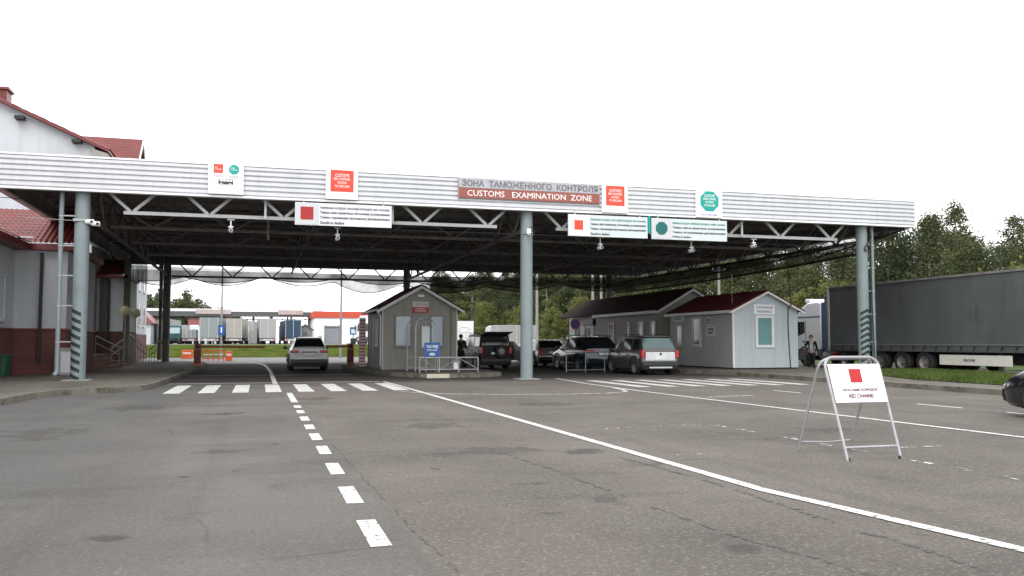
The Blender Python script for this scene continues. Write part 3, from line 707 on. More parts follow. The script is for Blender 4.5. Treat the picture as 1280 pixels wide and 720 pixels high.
# ------------------------------------------------------------------ signs on the canopy
def plate(root, name, mt, x0, x1, z0, z1, y0, y1, bevel=0.006):
    return MB().box(x0, x1, y0, y1, z0, z1).build(name, mt, root, bevel=bevel)
def octagon(root, name, mt, cx, cz, r, y0, y1):
    return MB().prism([(cx + r * math.cos(R(22.5 + 45 * k)), cz + r * math.sin(R(22.5 + 45 * k))) for k in range(8)], 'y', y0, y1).build(name, mt, root)
FY = 31.53
def panel_sign(xa, xb, za, zb, label):
    cx = (xa + xb) / 2; r = thing("sign", label, "sign", (cx, FY, za)); w_ = xb - xa; h = zb - za
    plate(r, "panel", SIGN_W, -w_ / 2, w_ / 2, 0, h, -.06, .06); return r, w_, h
r, w_, h = panel_sign(-1.76, -.60, 6.5, 7.6, "white square sign on the fascia with a red square, a teal octagon and a bus")
plate(r, "red_square", RED_S, -.41, -.10, .72, 1.03, -.068, -.061, 0)
octagon(r, "teal_octagon", TEAL_S, .26, .86, .18, -.068, -.061)
text("RED\nCHANNEL", TXT_W, r, -.255, -.07, .88, .22, .11); text("GREEN\nCHANNEL", TXT_W, r, .26, -.07, .88, .23, .11)
text("КРАСНЫЙ\nКОРИДОР", TXT_R, r, -.255, -.062, .63, .30, .11); text("ЗЕЛЁНЫЙ\nКОРИДОР", TXT_D, r, .26, -.062, .60, .32, .11)
m = MB().prism([(-.24, .33), (.23, .33), (.245, .38), (.235, .52), (-.22, .52), (-.25, .44)], 'y', -.066, -.061)
o = m.build("bus_pictogram", TXT_D, r)
m = MB()
for a, b in ((-.2, -.11), (-.09, 0.0), (.02, .1), (.12, .21)): m.box(a, b, -.0675, -.0662, .435, .505)
m.build("bus_windows", SIGN_W, o)
m = MB()
for a in (-.15, .14): m.prism([(a + .055 * math.cos(q * .5236), .325 + .055 * math.sin(q * .5236)) for q in range(12)], 'y', -.0705, -.068)
m.build("bus_wheels", SIGN_GREY, o)
RT = ("CUSTOMS", "RED CHANNEL", "GOODS", "TO DECLARE"); GT = ("CUSTOMS", "GREEN CHANNEL", "NOTHING", "TO DECLARE")
def channel_sign(xa, xb, za, zb, red, label):
    r, w_, h = panel_sign(xa, xb, za, zb, label)
    if red:
        s = w_ * .72; b0 = h * .24
        plate(r, "red_square", RED_S, -s / 2, s / 2, b0, b0 + .78, -.068, -.061, 0); tz = b0 + .39; ws = (.50, .58, .32, .52)
        T = RT
    else:
        octagon(r, "teal_octagon", TEAL_S, 0, .66, .44, -.068, -.061); tz = .68; ws = (.46, .58, .36, .5); T = GT
        text("Белтаможня", TXT_B, r, -.02, -.063, .12, .72, .1)
    for k in range(4): text(T[k], TXT_W, r, 0, -.07, tz + .2 - .13 * k, ws[k], (.115, .085, .085, .085)[k], bold=.004)
channel_sign(2.2, 3.33, 6.5, 7.6, True, "white panel with a red square, left of the long customs zone sign")
channel_sign(12.74, 13.82, 6.45, 7.58, True, "white panel with a red square, touching the right end of the customs zone sign")
channel_sign(16.8, 17.95, 6.42, 7.56, False, "white panel with a teal octagon, rightmost sign on the fascia")
r = thing("sign", "long customs zone sign of grey over faded red on the canopy fascia", "sign", (9.84, FY, 6.75))
plate(r, "frame", mat("sign_frame_grey", (0.3, 0.29, 0.29), .5), -2.82, 2.82, -.0, .78, .0, .05)
plate(r, "upper_board", mat("faded_grey_sign", (0.36, 0.37, 0.40), .6), -2.79, 2.79, .405, .755, -.03, .01)
plate(r, "lower_board", BRICKRED, -2.79, 2.79, .025, .40, -.03, .01)
text("ЗОНА  ТАМОЖЕННОГО  КОНТРОЛЯ", TXT_G, r, 0.02, -.034, .58, 5.40, .245, bold=.022)
text("CUSTOMS   EXAMINATION  ZONE", TXT_W, r, 0, -.034, .21, 4.95, .215, bold=.0)
def hang_sign(xa, xb, za, zb, red, label, body, pale):
    w_ = xb - xa; h = zb - za; r = thing("hanging_sign", label, "sign", (xa, 31.5, za))
    plate(r, "board", body, 0, w_, 0, h, -.02, .03)
    sq = h * 1.02
    plate(r, "symbol_panel", pale, .03, sq, .03, h - .03, -.03, -.021, 0)
    if red: plate(r, "red_square", RED_D if body is HANG_W else RED_S, sq / 2 - (.22 if body is HANG_W else .18), sq / 2 + (.22 if body is HANG_W else .18), h / 2 - (.2 if body is HANG_W else .17), h / 2 + (.25 if body is HANG_W else .2), -.042, -.031, 0)
    else: octagon(r, "teal_octagon", TEAL_D, sq / 2, h / 2 + .02, .27, -.042, -.031)
    if red: L = ["ЧЫРВОНЫ КАЛІДОР, КРАСНЫЙ КОРИДОР, RED CHANNEL", "Тавары, якія падлягаюць пісьмоваму дэклараванню", "Товары, подлежащие письменному декларированию", "Goods to declare"]
    else: L = ["ЗЯЛЁНЫ КАЛІДОР, ЗЕЛЁНЫЙ КОРИДОР, GREEN CHANNEL", "Тавары, якія не падлягаюць дэклараванню", "Товары, не подлежащие декларированию", "Nothing to declare"]
    mt0 = TXT_GR if not (red and body is HANG_W) else TXT_D
    full = w_ - sq - .12
    for k, s in enumerate(L):
        text(s, mt0 if k == 0 else TXT_D, r, sq + .05, -.024, h * (.80 - .22 * k), full * (1 if k < 3 else .34), .105, align='L', bold=.03)
    for xx in (.3, w_ - .3): MB().bar((xx, .06, h - .05), (xx, .06, 6.42 - za + .1), .04, .04).build("strap", STEEL_L, r)
hang_sign(1.15, 4.55, 5.53, 6.33, True, "white board with a deep red square hanging under the fascia, left of the centre column", HANG_W, SIGN_GREY)
hang_sign(11.33, 14.65, 5.48, 6.32, True, "pale board with a bright red square hanging right of the centre column", SIGN_PALE, SIGN_W)
hang_sign(14.82, 18.15, 5.47, 6.31, False, "pale board with a dark teal octagon hanging under the fascia", SIGN_PALE, SIGN_GREY)
tag(MB().box(14.69, 14.78, 31.5, 31.58, 5.7, 6.39).build("sign_post", TEAL_S), "narrow teal post between the two pale hanging boards", "post")
# cameras
def cctv(x, y, z, label, drop=.4, aim=-1):
    r = thing("security_camera", label, "camera", (x, y, z), group=None)
    MB().box(-.12, .12, -.06, .06, drop - .04, drop).build("mount", TUBE, r)
    MB().tube([(0, 0, 0.05), (0, 0, drop - .03)], .025, 8).build("arm", PLASTIC_W, r, True)
    MB().lathe([(0, -.17), (.06, -.17), (.075, -.12), (.075, .16), (.0, .18)], (0, 0, 0), 'y', 14).build("housing", PLASTIC_W, r, True)
    MB().lathe([(0, -.185), (.045, -.185), (.045, -.165)], (0, 0, 0), 'y', 12).build("lens", BLACK, r, True)
    MB().lathe([(.0, -.02), (.09, -.02), (.09, .03), (0, .03)], (0, 0, .12), n=12).build("joint", PLASTIC_W, r, True)
    return r
cctv(-1.01, 32.2, 5.33, "white camera hanging from the pale truss below the bus sign")
cctv(2.67, 32.0, 5.15, "small white camera hanging under the board with the deep red square")
cctv(12.85, 32.0, 5.12, "small white camera hanging under the pale board with the bright red square")
cctv(16.82, 32.0, 5.12, "small white camera hanging under the board with the teal octagon")
cctv(19.8, 32.2, 5.42, "white camera hanging from the pale truss near the right column", .3)
def col_cam(x, y, z, label, mt_cable=True):
    r = thing("security_camera", label, "camera", (x, y, z))
    MB().box(-.07, .07, -.05, .06, -.1, .12).build("bracket", PLASTIC_W, r, bevel=.01)
    MB().lathe([(0, -.32), (.055, -.32), (.07, -.28), (.07, -.02), (0, 0)], (.0, -.05, -.12), 'y', 14).build("housing", PLASTIC_W, r, True)
    MB().lathe([(0, -.335), (.045, -.335), (.045, -.315)], (0, -.05, -.12), 'y', 12).build("lens", BLACK, r, True)
    MB().tube([(0, -.03, .1), (.14, -.06, .2), (.22, -.03, .05), (.2, .0, -.1)], .02, 6).build("cable", CABLE, r)
    return r
col_cam(9.83, 31.76, 5.62, "white camera with black cables on the central column")
r = thing("security_camera", "pair of white cameras strapped to the left column", "camera", (-5.5, 31.85, 5.42))
MB().box(-.5, .12, -.04, .02, .0, .09).build("strap", TUBE, r)
for dx, dz in ((.08, 0.0), (.26, -.06)):
    MB().lathe([(0, -.2), (.07, -.2), (.085, -.1), (.08, .06), (0, .08)], (dx, 0, dz), 'x', 14).build("housing", PLASTIC_W, r, True)
    MB().lathe([(0, -.03), (.045, -.03), (.045, 0)], (dx + .0, -.09, dz), 'y', 12).build("lens", BLACK, r, True)

# ------------------------------------------------------------------ roofs and walls helpers
def tile_roof(name, parent, o, u, v, nu, nv, mt=TILE, wave=.2, row=.35, amp=.04):
    """metal tile sheet: o corner at the eave, u along the eave, v up the slope; returns mesh"""
    o, u, v = Vector(o), Vector(u), Vector(v); n = u.cross(v).normalized(); n = n if n.z > 0 else -n
    m = MB(); lu, lv = u.length, v.length
    for j in range(nv + 1):
        for i in range(nu + 1):
            a = lu * i / nu; b = lv * j / nv
            hgt = amp * abs(math.sin(math.pi * a / wave)) - .03 * ((b / row) % 1.0)
            m.v.append(tuple(o + u * (i / nu) + v * (j / nv) + n * hgt))
    for j in range(nv):
        for i in range(nu): a = j * (nu + 1) + i; m.f.append((a, a + 1, a + nu + 2, a + nu + 1))
    return m.build(name, mt, parent, smooth=True, angle=50)
def board_wall(name, parent, axis, a, b, pos, out, z0, ztop, mt, pitch=.12, gap=.016, th=.022):
    """vertical board cladding between a and b on the plane axis=pos; ztop(t) gives the top"""
    m = MB(); n = max(1, int(round((b - a) / pitch))); p = (b - a) / n
    for k in range(n):
        s0 = a + p * k + gap / 2; s1 = a + p * (k + 1) - gap / 2; za, zb = ztop(s0), ztop(s1); i = len(m.v)
        for d in (0, 1):
            q = pos + out * th * d
            for (s, z) in ((s0, z0), (s1, z0), (s1, zb), (s0, za)): m.v.append((s, q, z) if axis == 'y' else (q, s, z))
        m.f += [tuple(i + c for c in f) for f in ((3, 2, 1, 0), (4, 5, 6, 7), (0, 1, 5, 4), (1, 2, 6, 5), (2, 3, 7, 6), (3, 0, 4, 7))]
    return m.build(name, mt, parent)
def window(parent, axis, a, b, pos, out, z0, z1, glass, frame=TRIM_W, fw=.06, sill=True, mull=None, name="window"):
    m = MB()
    def bx(mm, s0, s1, q0, q1, za, zb):
        q0, q1 = sorted((pos + out * q0, pos + out * q1))
        mm.box(s0, s1, q0, q1, za, zb) if axis == 'y' else mm.box(q0, q1, s0, s1, za, zb)
    bx(m, a, a + fw, .0, .07, z0, z1); bx(m, b - fw, b, .0, .07, z0, z1)
    bx(m, a + fw, b - fw, .0, .068, z0, z0 + fw); bx(m, a + fw, b - fw, .0, .068, z1 - fw, z1)
    if mull:
        for t in mull: s = a + (b - a) * t; bx(m, s - .03, s + .03, .0, .066, z0 + fw, z1 - fw)
    fr = m.build(name, frame, parent, bevel=.006)
    g = MB(); bx(g, a + fw, b - fw, .02, .035, z0 + fw, z1 - fw); g.build("pane", glass, fr)
    if sill:
        s = MB(); bx(s, a - .05, b + .05, .0, .12, z0 - .05, z0 - .002); s.build("sill", frame, fr, bevel=.005)
    return fr
def gable_roof(name, parent, xa, xb, ya, yb, ze, zr, mt, oh=.25, th=.07, xr=None):
    """ridge along y; slopes with overhang"""
    xr = (xa + xb) / 2 if xr is None else xr; m = MB()
    for x_, s in ((xa, -1), (xb, 1)):
        sl = (zr - ze) / abs(x_ - xr); xe = x_ + s * oh; zz = ze - sl * oh
        P = [(xr, zr), (xe, zz), (xe, zz - th), (xr, zr - th)]
        m.prism(P, 'y', ya - oh, yb + oh)
    return m.build(name, mt, parent)
def barge(name, parent, xa, xb, y, ze, zr, mt, oh=.25, h=.14, t=.035):
    xr = (xa + xb) / 2; m = MB()
    for x_, s in ((xa, -1), (xb, 1)):
        sl = (zr - ze) / abs(x_ - xr); xe = x_ + s * oh; zz = ze - sl * oh - .075
        m.prism([(xr, zr - .075), (xe, zz), (xe, zz - h), (xr, zr - .075 - h)], 'y', y - t, y)
    return m.build(name, mt, parent)

# ------------------------------------------------------------------ guard booth on the island
B = thing("guard_booth", "grey beige booth with dark gabled roof on the traffic island", "booth", (7.25, 40.6, .144))
def sh(o, root):        # world coordinates into the thing's own
    for v in o.data.vertices: v.co = Vector(v.co) - Vector(root.location)
    for c in o.children: sh(c, root)
    return o
bx0, bx1, by0, by1, zf = 5.5, 9.02, 40.6, 46.2, .144
ze, zr = 3.12, 4.12
gz = lambda x: zf + (ze - zf) + (zr - ze) * (1 - abs(x - 7.26) / 1.76) - .1
wl = MB().box(bx0, bx1, by0, by1, zf, ze - .06); wl.prism([(bx0, ze - .06), (bx1, ze - .06), (7.26, zr - .12)], 'y', by0, by1)
sh(wl.build("wall", SIDING, B), B)
sh(board_wall("front_boards", B, 'y', bx0, bx1, by0, -1, zf, gz, SIDING, .125), B)
sh(board_wall("side_boards", B, 'x', by0, by1, bx0, -1, zf, lambda t: ze - .1, SIDING, .125), B)
sh(gable_roof("roof", B, bx0, bx1, by0, by1, ze, zr, ROOF_B, .3), B)
sh(barge("bargeboard", B, bx0, bx1, by0 - .3, ze, zr, SIGN_GREY, .3), B)
sh(MB().box(bx0 - .36, bx0 - .24, by0 - .28, by1 + .28, 2.84, 2.94).build("gutter", SIGN_GREY, B, bevel=.01), B)
BWF = mat("booth_window_frame", (.2, .2, .19), .5)
sh(window(B, 'y', 6.05, 6.84, by0 - .022, -1, 1.2, 2.66, GLASS_B, BWF), B)
sh(window(B, 'y', 7.72, 8.36, by0 - .022, -1, 1.2, 2.66, GLASS_B, BWF), B)
sh(window(B, 'x', 42.0, 42.7, bx0 - .022, -1, 1.25, 2.5, GLASS_B, SIGN_GREY), B)
sh(MB().box(bx0 - .05, bx0 - .023, 43.2, 44.05, zf, 2.45).build("door", mat("grey_door", (0.2, 0.2, .19), .5), B, bevel=.005), B)
sh(MB().box(bx0 - .05, bx0 - .023, 44.6, 45.3, .9, 2.45).build("shutter", mat("grey_door", (0.2, 0.2, .19), .5), B, bevel=.005), B)
sh(MB().box(bx0 - .028, bx0 + .01, by0 - .03, by0 + .05, zf, ze - .1).build("corner_trim", SIGN_GREY, B), B)
sh(MB().box(bx1 - .05, bx1 + .006, by0 - .03, by0 + .05, zf, ze - .1).build("corner_trim", SIGN_GREY, B), B)
sh(MB().tube([(bx0 - .3, by0 - .2, 2.85), (bx0 - .12, by0 - .08, 2.6), (bx0 - .1, by0 - .07, .3)], .035, 8).build("downpipe", SIGN_GREY, B), B)
sh(MB().box(7.1, 7.4, by0 - .2, by0 - .02, 3.52, 3.62).build("lamp", PLASTIC_W, B, bevel=.02), B)
sh(MB().tube([(8.7, by0 - .04, 3.0), (8.72, by0 - .04, 2.0), (8.7, by0 - .04, .3)], .012, 5).build("cable", CABLE, B), B)
s = thing("sign", "small two-tone sign with red lower half on the booth gable", "sign", (7.25, by0 - .06, 2.78))
plate(s, "upper_board", SIGN_GREY, -.37, .37, .28, .52, -.02, .02, 0); plate(s, "lower_board", RED_D, -.37, .37, 0, .275, -.02, .02, 0)
text("ТАМОЖНЯ", TXT_R, s, 0, -.024, .40, .6, .11); text("CUSTOMS\nCONTROL", TXT_W, s, 0, -.024, .14, .5, .18)
s = thing("striped_board", "tall red and white striped board at the rear corner of the booth", "barrier board", (5.28, 46.9, .144))
MB().box(-.17, .17, 0, .06, 0, 2.55).build("panel", SIGN_W, s)
m = MB()
for k in range(15): m.box(-.168, .168, -.004, -.001, .06 + .165 * k, .12 + .165 * k)
m.build("red_stripes", RED_S, s)
# arched tube frames, rail and small blue sign in front of the booth
def arch(x, y, w_, h, label):
    r = thing("arch_frame", label, "metal frame", (x, y, .144)); q = w_ / 2
    pts = [(-q, 0, 0), (-q, 0, h - q)] + [(-q * math.cos(t), 0, h - q + q * math.sin(t)) for t in [math.pi * k / 12 for k in range(1, 12)]] + [(q, 0, h - q), (q, 0, 0)]
    MB().tube(pts, .032, 8).build("hoop", TUBE, r, True)
    pts2 = [(a * .72, .0, .5 + b * .72) for a, _, b in pts[1:-1]]
    MB().tube(pts2, .02, 6).build("inner_hoop", TUBE, r, True)
    MB().bar((-q, 0, .62), (q, 0, .62), .03).bar((-q, 0, .15), (q, 0, .15), .03).build("crossbar", TUBE, r)
    return r
arch(6.95, 37.6, .86, 2.35, "silver tube arch behind the blue sign, nearer of the two arches")
a2 = arch(6.75, 38.6, .86, 2.35, "silver tube arch close to the booth window, farther of the two arches")
r = thing("notice_board", "framed notice on a stand inside the tube arches", "notice", (7.05, 38.1, .144))
MB().box(-.2, .2, -.01, .02, 1.0, 2.0).build("frame", TUBE_D, r); MB().box(-.16, .16, -.016, -.011, 1.05, 1.95).build("sheet", SIGN_PALE, r)
MB().bar((0, .03, 0), (0, .03, 1.2), .04).build("post", TUBE_D, r)
r = thing("tax_free_sign", "small blue TAX FREE sign on the railing before the booth", "sign", (7.05, 36.6, .144))
MB().box(-.33, .33, -.02, .02, .62, 1.25).build("board", BLUE_S, r, bevel=.006)
text("TAX FREE", TXT_W, r, 0, -.026, 1.08, .5, .12, bold=.02); text("REFUND", TXT_W, r, 0, -.026, .93, .42, .07)
o = MB().prism([(.14 * math.cos(q * .7854), .76 + .06 * math.sin(q * .7854)) for q in range(8)], 'y', -.026, -.021).build("emblem", SIGN_PALE, r)
for x in (-.25, .25): MB().bar((x, .03, 0), (x, .03, 1.2), .035).build("leg", TUBE_D, r)
def railing(x0, x1, y, z, h, label, n=3, mids=True):
    r = thing("metal_railing", label, "railing", ((x0 + x1) / 2, y, z)); q = (x1 - x0) / 2
    MB().tube([(-q, 0, h), (q, 0, h)], .028, 8).build("top_rail", TUBE, r, True)
    MB().tube([(-q, 0, .12), (q, 0, .12)], .022, 8).build("bottom_rail", TUBE, r, True)
    for k in range(n + 1):
        x = -q + 2 * q * k / n; MB().tube([(x, 0, 0), (x, 0, h)], .026, 8).build("post", TUBE, r, True)
    if mids:
        m = MB()
        for k in range(n):
            a = -q + 2 * q * k / n; b = a + 2 * q / n; s_ = 1 if k % 2 else -1
            m.bar((a, 0, .14 if s_ > 0 else h - .02), (b, 0, h - .02 if s_ > 0 else .14), .022)
        m.build("brace", TUBE_D, r)
    return r
railing(6.45, 8.95, 36.2, .144, .62, "low silver railing in front of the booth and blue sign")
r = railing(13.7, 15.6, 38.4, 0, .95, "silver railing beside the dark blue car", 2, False)
for c in r.children: c.data.materials[0] = TUBE_D
tag(MB().box(-.1, .1, -.07, .07, 0, .3).build("white_bag", PLASTIC_W, loc=(8.05, 36.5, .27), bevel=.03), "small white bag hanging behind the low railing", "bag")
# information board behind the booth
r = thing("information_board", "white information board with a plan, behind the booth and the standing man", "board", (16.6, 72, 0))
MB().box(-.8, .8, -.03, .03, 1.3, 3.2).build("board", SIGN_W, r)
m = MB()
for a, b, c, d in ((-.45, -.4, 1.5, 2.6), (.4, .45, 1.5, 2.6), (-.399, .399, 2.2, 2.25), (-.2, -.15, 1.5, 2.19), (.15, .2, 1.5, 2.19), (-.3, .3, 2.62, 2.68), (-.14, .14, 1.75, 1.8)): m.box(a, b, -.036, -.031, c, d)
m.build("plan_lines", SIGN_GREY, r)
for x in (-.6, .6): MB().bar((x, .06, 0), (x, .06, 3.1), .06).build("post", TUBE_D, r)

# ------------------------------------------------------------------ white kiosk and grey building on the right
K = thing("insurance_kiosk", "white gabled kiosk with dark red roof beside the parked lorries", "kiosk", (23.2, 36.8, .144))
kx0, kx1, ky0, ky1 = 21.45, 24.95, 36.8, 43.3; kze, kzr = 3.05, 3.9
kg = lambda x: kze + (kzr - kze) * (1 - abs(x - 23.2) / 1.75) - .1
m = MB().box(kx0, kx1, ky0, ky1, zf + .06, kze - .06); m.prism([(kx0, kze - .06), (kx1, kze - .06), (23.2, kzr - .12)], 'y', ky0, ky1)
sh(m.build("wall", SIDING_W, K), K)
sh(MB().box(kx0 + .05, kx1 - .05, ky0 + .05, ky1 - .05, zf - .02, zf + .06).build("base", CHASSIS, K), K)
sh(board_wall("front_boards", K, 'y', kx0, kx1, ky0, -1, zf + .06, kg, SIDING_W, .13, .008, .015), K)
SIDING_K = mat("shaded_side_siding", (0.40, 0.41, 0.40), 0.6, var=0.04, streak=0.3)  # white siding greyed: the canopy's shade is painted into the side wall
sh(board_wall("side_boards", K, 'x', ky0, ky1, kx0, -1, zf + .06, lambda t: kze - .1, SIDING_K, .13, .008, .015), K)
sh(gable_roof("roof", K, kx0, kx1, ky0, ky1, kze, kzr, mat("kiosk_dark_red_roof", (0.11, .02, .022), .75, var=.15, spec=0.15), .25), K)
sh(barge("bargeboard", K, kx0, kx1, ky0 - .25, kze, kzr, TRIM_W, .25, .1), K)
sh(MB().box(kx0 - .27, kx0 - .22, ky0 - .24, ky1 + .24, 2.78, 2.92).build("fascia_board", TRIM_W, K), K)
sh(MB().box(kx0 - .03, kx0 + .06, ky0 - .032, ky0 + .04, zf + .06, kze - .1).build("corner_trim", TRIM_W, K), K)
sh(window(K, 'y', 22.62, 23.62, ky0 - .015, -1, 1.15, 2.68, GLASS_TEAL, TRIM_W, .13, False), K)
sh(window(K, 'x', 39.85, 40.75, kx0 - .015, -1, 1.2, 2.68, GLASS_W, SIGN_GREY, .1), K)
dr = sh(MB().box(kx0 - .05, kx0 - .016, 41.75, 42.6, zf + .07, 2.4).build("door", mat("grey_brown_door", (.3, .29, .26), .5), K, bevel=.005), K)
sh(MB().box(kx0 - .055, kx0 - .051, 41.95, 42.4, .95, 2.25).build("door_glass", GLASS_W, dr), K)
sh(MB().tube([(23.2 + 1.2, ky0 - .3, 3.2), (24.42, ky0 - .06, 3.0), (24.4, ky0 - .05, 2.4), (24.45, ky0 - .05, 1.0), (24.5, ky0 - .05, .2)], .022, 6).build("cable", CABLE, K), K)
sh(MB().tube([(24.42, ky0 - .32, 3.15), (23.9, 36.2, 6.5)], .022, 6).build("cable", CABLE, K), K)
sh(MB().tube([(21.9, 37.6, 3.2), (21.9, 37.6, 4.7)], .012, 5).build("antenna", TUBE, K), K)
s = thing("sign", "white sign with two dark lines above the kiosk's front window", "sign", (23.12, ky0 - .04, 2.74))
plate(s, "board", SIGN_W, -.56, .56, 0, .46, -.02, .02); text("СТРАХОВАНИЕ", TXT_D, s, 0, -.024, .32, .92, .12); text("INSURANCE", TXT_D, s, 0, -.024, .13, .8, .12)
s = thing("sign", "pale sign over the kiosk's side door", "sign", (kx0 - .05, 42.2, 2.5))
MB().box(-.06, .02, -.55, .55, 0, .42).build("board", SIGN_PALE, s); text("ОФОРМЛЕНИЕ\nДОКУМЕНТОВ", TXT_D, s, -.065, 0, .21, .8, .26, face='-x')
s = thing("sign", "two stacked notices on the side wall of the white kiosk", "notice", (kx0 - .03, 38.9, 1.7))
MB().box(-.012, 0, -.5, .35, 0, .5).build("lower_sheet", SIGN_GREY, s); MB().box(-.012, 0, -.1, .38, .55, .95).build("upper_sheet", SIGN_GREY, s)
text("СТРАХОВКА\nINSURANCE", TXT_D, s, -.016, -.08, .26, .6, .28, face='-x'); text("ГРИНКАРТА\nGREEN CARD", TXT_D, s, -.016, .14, .75, .38, .22, face='-x')

G = thing("office_cabin", "long grey cabin with dark maroon gabled roof behind the white kiosk", "cabin", (23.4, 44.7, .144))
gx0, gx1, gy0, gy1 = 21.45, 25.4, 44.7, 54.2; gze, gzr = 3.35, 4.5
gg = lambda x: gze + (gzr - gze) * (1 - abs(x - 23.42) / 1.98) - .1
m = MB().box(gx0, gx1, gy0, gy1, zf, gze - .06); m.prism([(gx0, gze - .06), (gx1, gze - .06), (23.42, gzr - .12)], 'y', gy0, gy1)
sh(m.build("wall", SIDING, G), G)
sh(board_wall("front_boards", G, 'y', gx0, gx1, gy0, -1, zf, gg, SIDING, .13), G)
sh(board_wall("side_boards", G, 'x', gy0, gy1, gx0, -1, zf, lambda t: gze - .1, mat("brown_grey_siding", (.24, .22, .19), .6, var=.05), .13), G)
sh(gable_roof("roof", G, gx0, gx1, gy0, gy1 + 6.8, gze, gzr, ROOF_B, .28), G)
sh(barge("bargeboard", G, gx0, gx1, gy0 - .28, gze, gzr, SIGN_GREY, .28, .13), G)
sh(MB().box(gx0 - .31, gx0 - .25, gy0 - .27, gy1, 3.02, 3.18).build("fascia_board", SIGN_GREY, G), G)
for y0, y1, z0, gl in ((51.0, 51.9, .3, GLASS_W), (48.6, 49.2, 1.2, GLASS_W), (46.7, 47.4, 1.2, GLASS_B), (45.1, 45.7, 1.3, GLASS_W)):
    sh(window(G, 'x', y0, y1, gx0 - .022, -1, z0, 2.62, gl, SIGN_GREY, .07, z0 > 1), G)
W2 = thing("striped_cabin", "cabin with pale horizontal siding and dark doors under the far end of the maroon roof", "cabin", (23.4, 54.4, .144))
m = MB().box(gx0 + .6, gx1, 54.4, 61, zf, 3.3); sh(m.build("wall", mat("pale_horizontal_siding", (.5, .5, .49), .6, var=.05), W2), W2)
m = MB()
for k in range(16): m.box(gx0 + .57, gx0 + .599, 54.4, 61, zf + .06 + .18 * k, zf + .2 + .18 * k)
sh(m.build("siding_boards", mat("pale_horizontal_siding", (.5, .5, .49), .6), W2), W2)
for y0 in (55.2, 56.9, 58.9): sh(MB().box(gx0 + .53, gx0 + .565, y0, y0 + .7, zf, 2.4).build("door", BLACK, W2), W2)
sh(MB().box(gx0 - .1, gx0 + .5, 54.6, 56.6, 2.55, 2.95).build("porch_box", BLACK, W2), W2)
for y0 in (54.8, 56.4): sh(MB().bar((gx0 + .02, y0, zf), (gx0 + .02, y0, 2.56), .1).build("porch_post", TRIM_W, W2), W2)

# ------------------------------------------------------------------ customs building on the left
Lb = thing("customs_building", "white customs building with red tile roofs and brick-red plinth on the left", "building", (-9, 38, .144))
def lb(o): return sh(o, Lb)
lb(MB().box(-24, -9.16, 22, 38.6, 1.9, 5.1).build("wing_wall", WALL_W, Lb))
lb(MB().box(-24, -9.12, 22, 38.6, .1, 1.88).build("wing_plinth", PLINTH, Lb))
lb(MB().box(-16, -7.3, 38, 44, 1.95, 5.1).build("front_wall", WALL_W, Lb))
lb(MB().box(-16, -7.26, 37.96, 44, .1, 1.88).build("plinth", PLINTH, Lb))
lb(MB().box(-16, -7.22, 37.9, 44, 1.88, 1.945).build("plinth_band", TRIM_R, Lb))
lb(MB().box(-24, -9.08, 22, 37.9, 1.882, 1.947).build("plinth_band", TRIM_R, Lb))
lb(MB().box(-16, -7.0, 37.62, 44.3, 5.0, 5.24).build("eaves_board", TRIM_R, Lb))
lb(MB().box(-24, -8.55, 20, 37.6, 4.99, 5.22).build("eaves_board", TRIM_R, Lb))
lb(tile_roof("roof", Lb, (-16, 37.6, 5.25), (9.05, 0, 0), (0, 3.5, 1.75), 270, 66))
lb(tile_roof("roof", Lb, (-8.5, 20, 5.24), (0, 17.6, 0), (-5, 0, 2.5), 260, 48))
lb(MB().prism([(-8.9, 37.3, ), (-8.4, 37.3), (-10.3, 39.3), (-10.8, 39.3)], 'z', 5.42, 5.46).build("valley_flashing", FASC_EDGE, Lb))
lb(MB().bar((-8.2, 37.9, .6), (-8.2, 37.9, 4.9), .11).build("downpipe", BLACK, Lb))
lb(window(Lb, 'x', 33.5, 36.6, -9.16, 1, 2.2, 3.9, GLASS_B, WALL_W, .1, True, (.5,)))
# main gabled block behind
mg0 = 50
GXR = -19.0
def mz(x): return 11.7 + .45 * (-8.2 - x)
lb(MB().prism([(-30, 2.0), (-8.5, 2.0), (-8.5, mz(-8.5) - .1), (GXR, mz(GXR) - .1), (-30, mz(GXR) - 5)], 'y', mg0, 74).build("main_wall", WALL_W, Lb))
lb(MB().box(-30, -8.46, mg0 - .04, 74.04, .1, 1.99).build("main_plinth", PLINTH, Lb))
lb(MB().prism([(GXR, mz(GXR) + .02), (-7.75, mz(-7.75) + .02), (-7.75, mz(-7.75) - .12), (GXR, mz(GXR) - .12)], 'y', mg0 - .45, 74.4).build("main_roof", TRIM_R, Lb))
lb(tile_roof("main_roof_tiles", Lb, (-7.7, mg0 - .45, mz(-7.7) + .06), (0, 24.8, 0), (GXR + 7.7, 0, mz(GXR) - mz(-7.7)), 200, 60))
for xx, zz in ((-12.0, .45), (-9.3, .3)): lb(MB().box(xx - .22, xx + .22, mg0 - .5, mg0 - .0, mz(xx) - zz - .1, mz(xx) - zz + .06).build("rafter_end", CHASSIS, Lb))
lb(MB().prism([(-8.55, mz(-8.5) - .3), (-7.8, mz(-7.8) - .2), (-7.8, mz(-7.8) - .75), (-8.0, mz(-7.8) - 1.0), (-8.52, mz(-7.8) - 1.1)], 'y', mg0 - .35, 74.2).build("eaves_box", CONC, Lb))
ch = lb(MB().box(-14.2, -13.22, 52.0, 53.0, 13, 14.95).build("chimney", TILE, Lb))
lb(MB().box(-14.3, -13.12, 51.9, 53.1, 14.95, 15.08).build("chimney_cap", TRIM_R, ch)); lb(MB().tube([(-13.3, 52.5, 15.05), (-13.3, 52.5, 15.9)], .02, 5).build("antenna", TUBE_D, Lb))
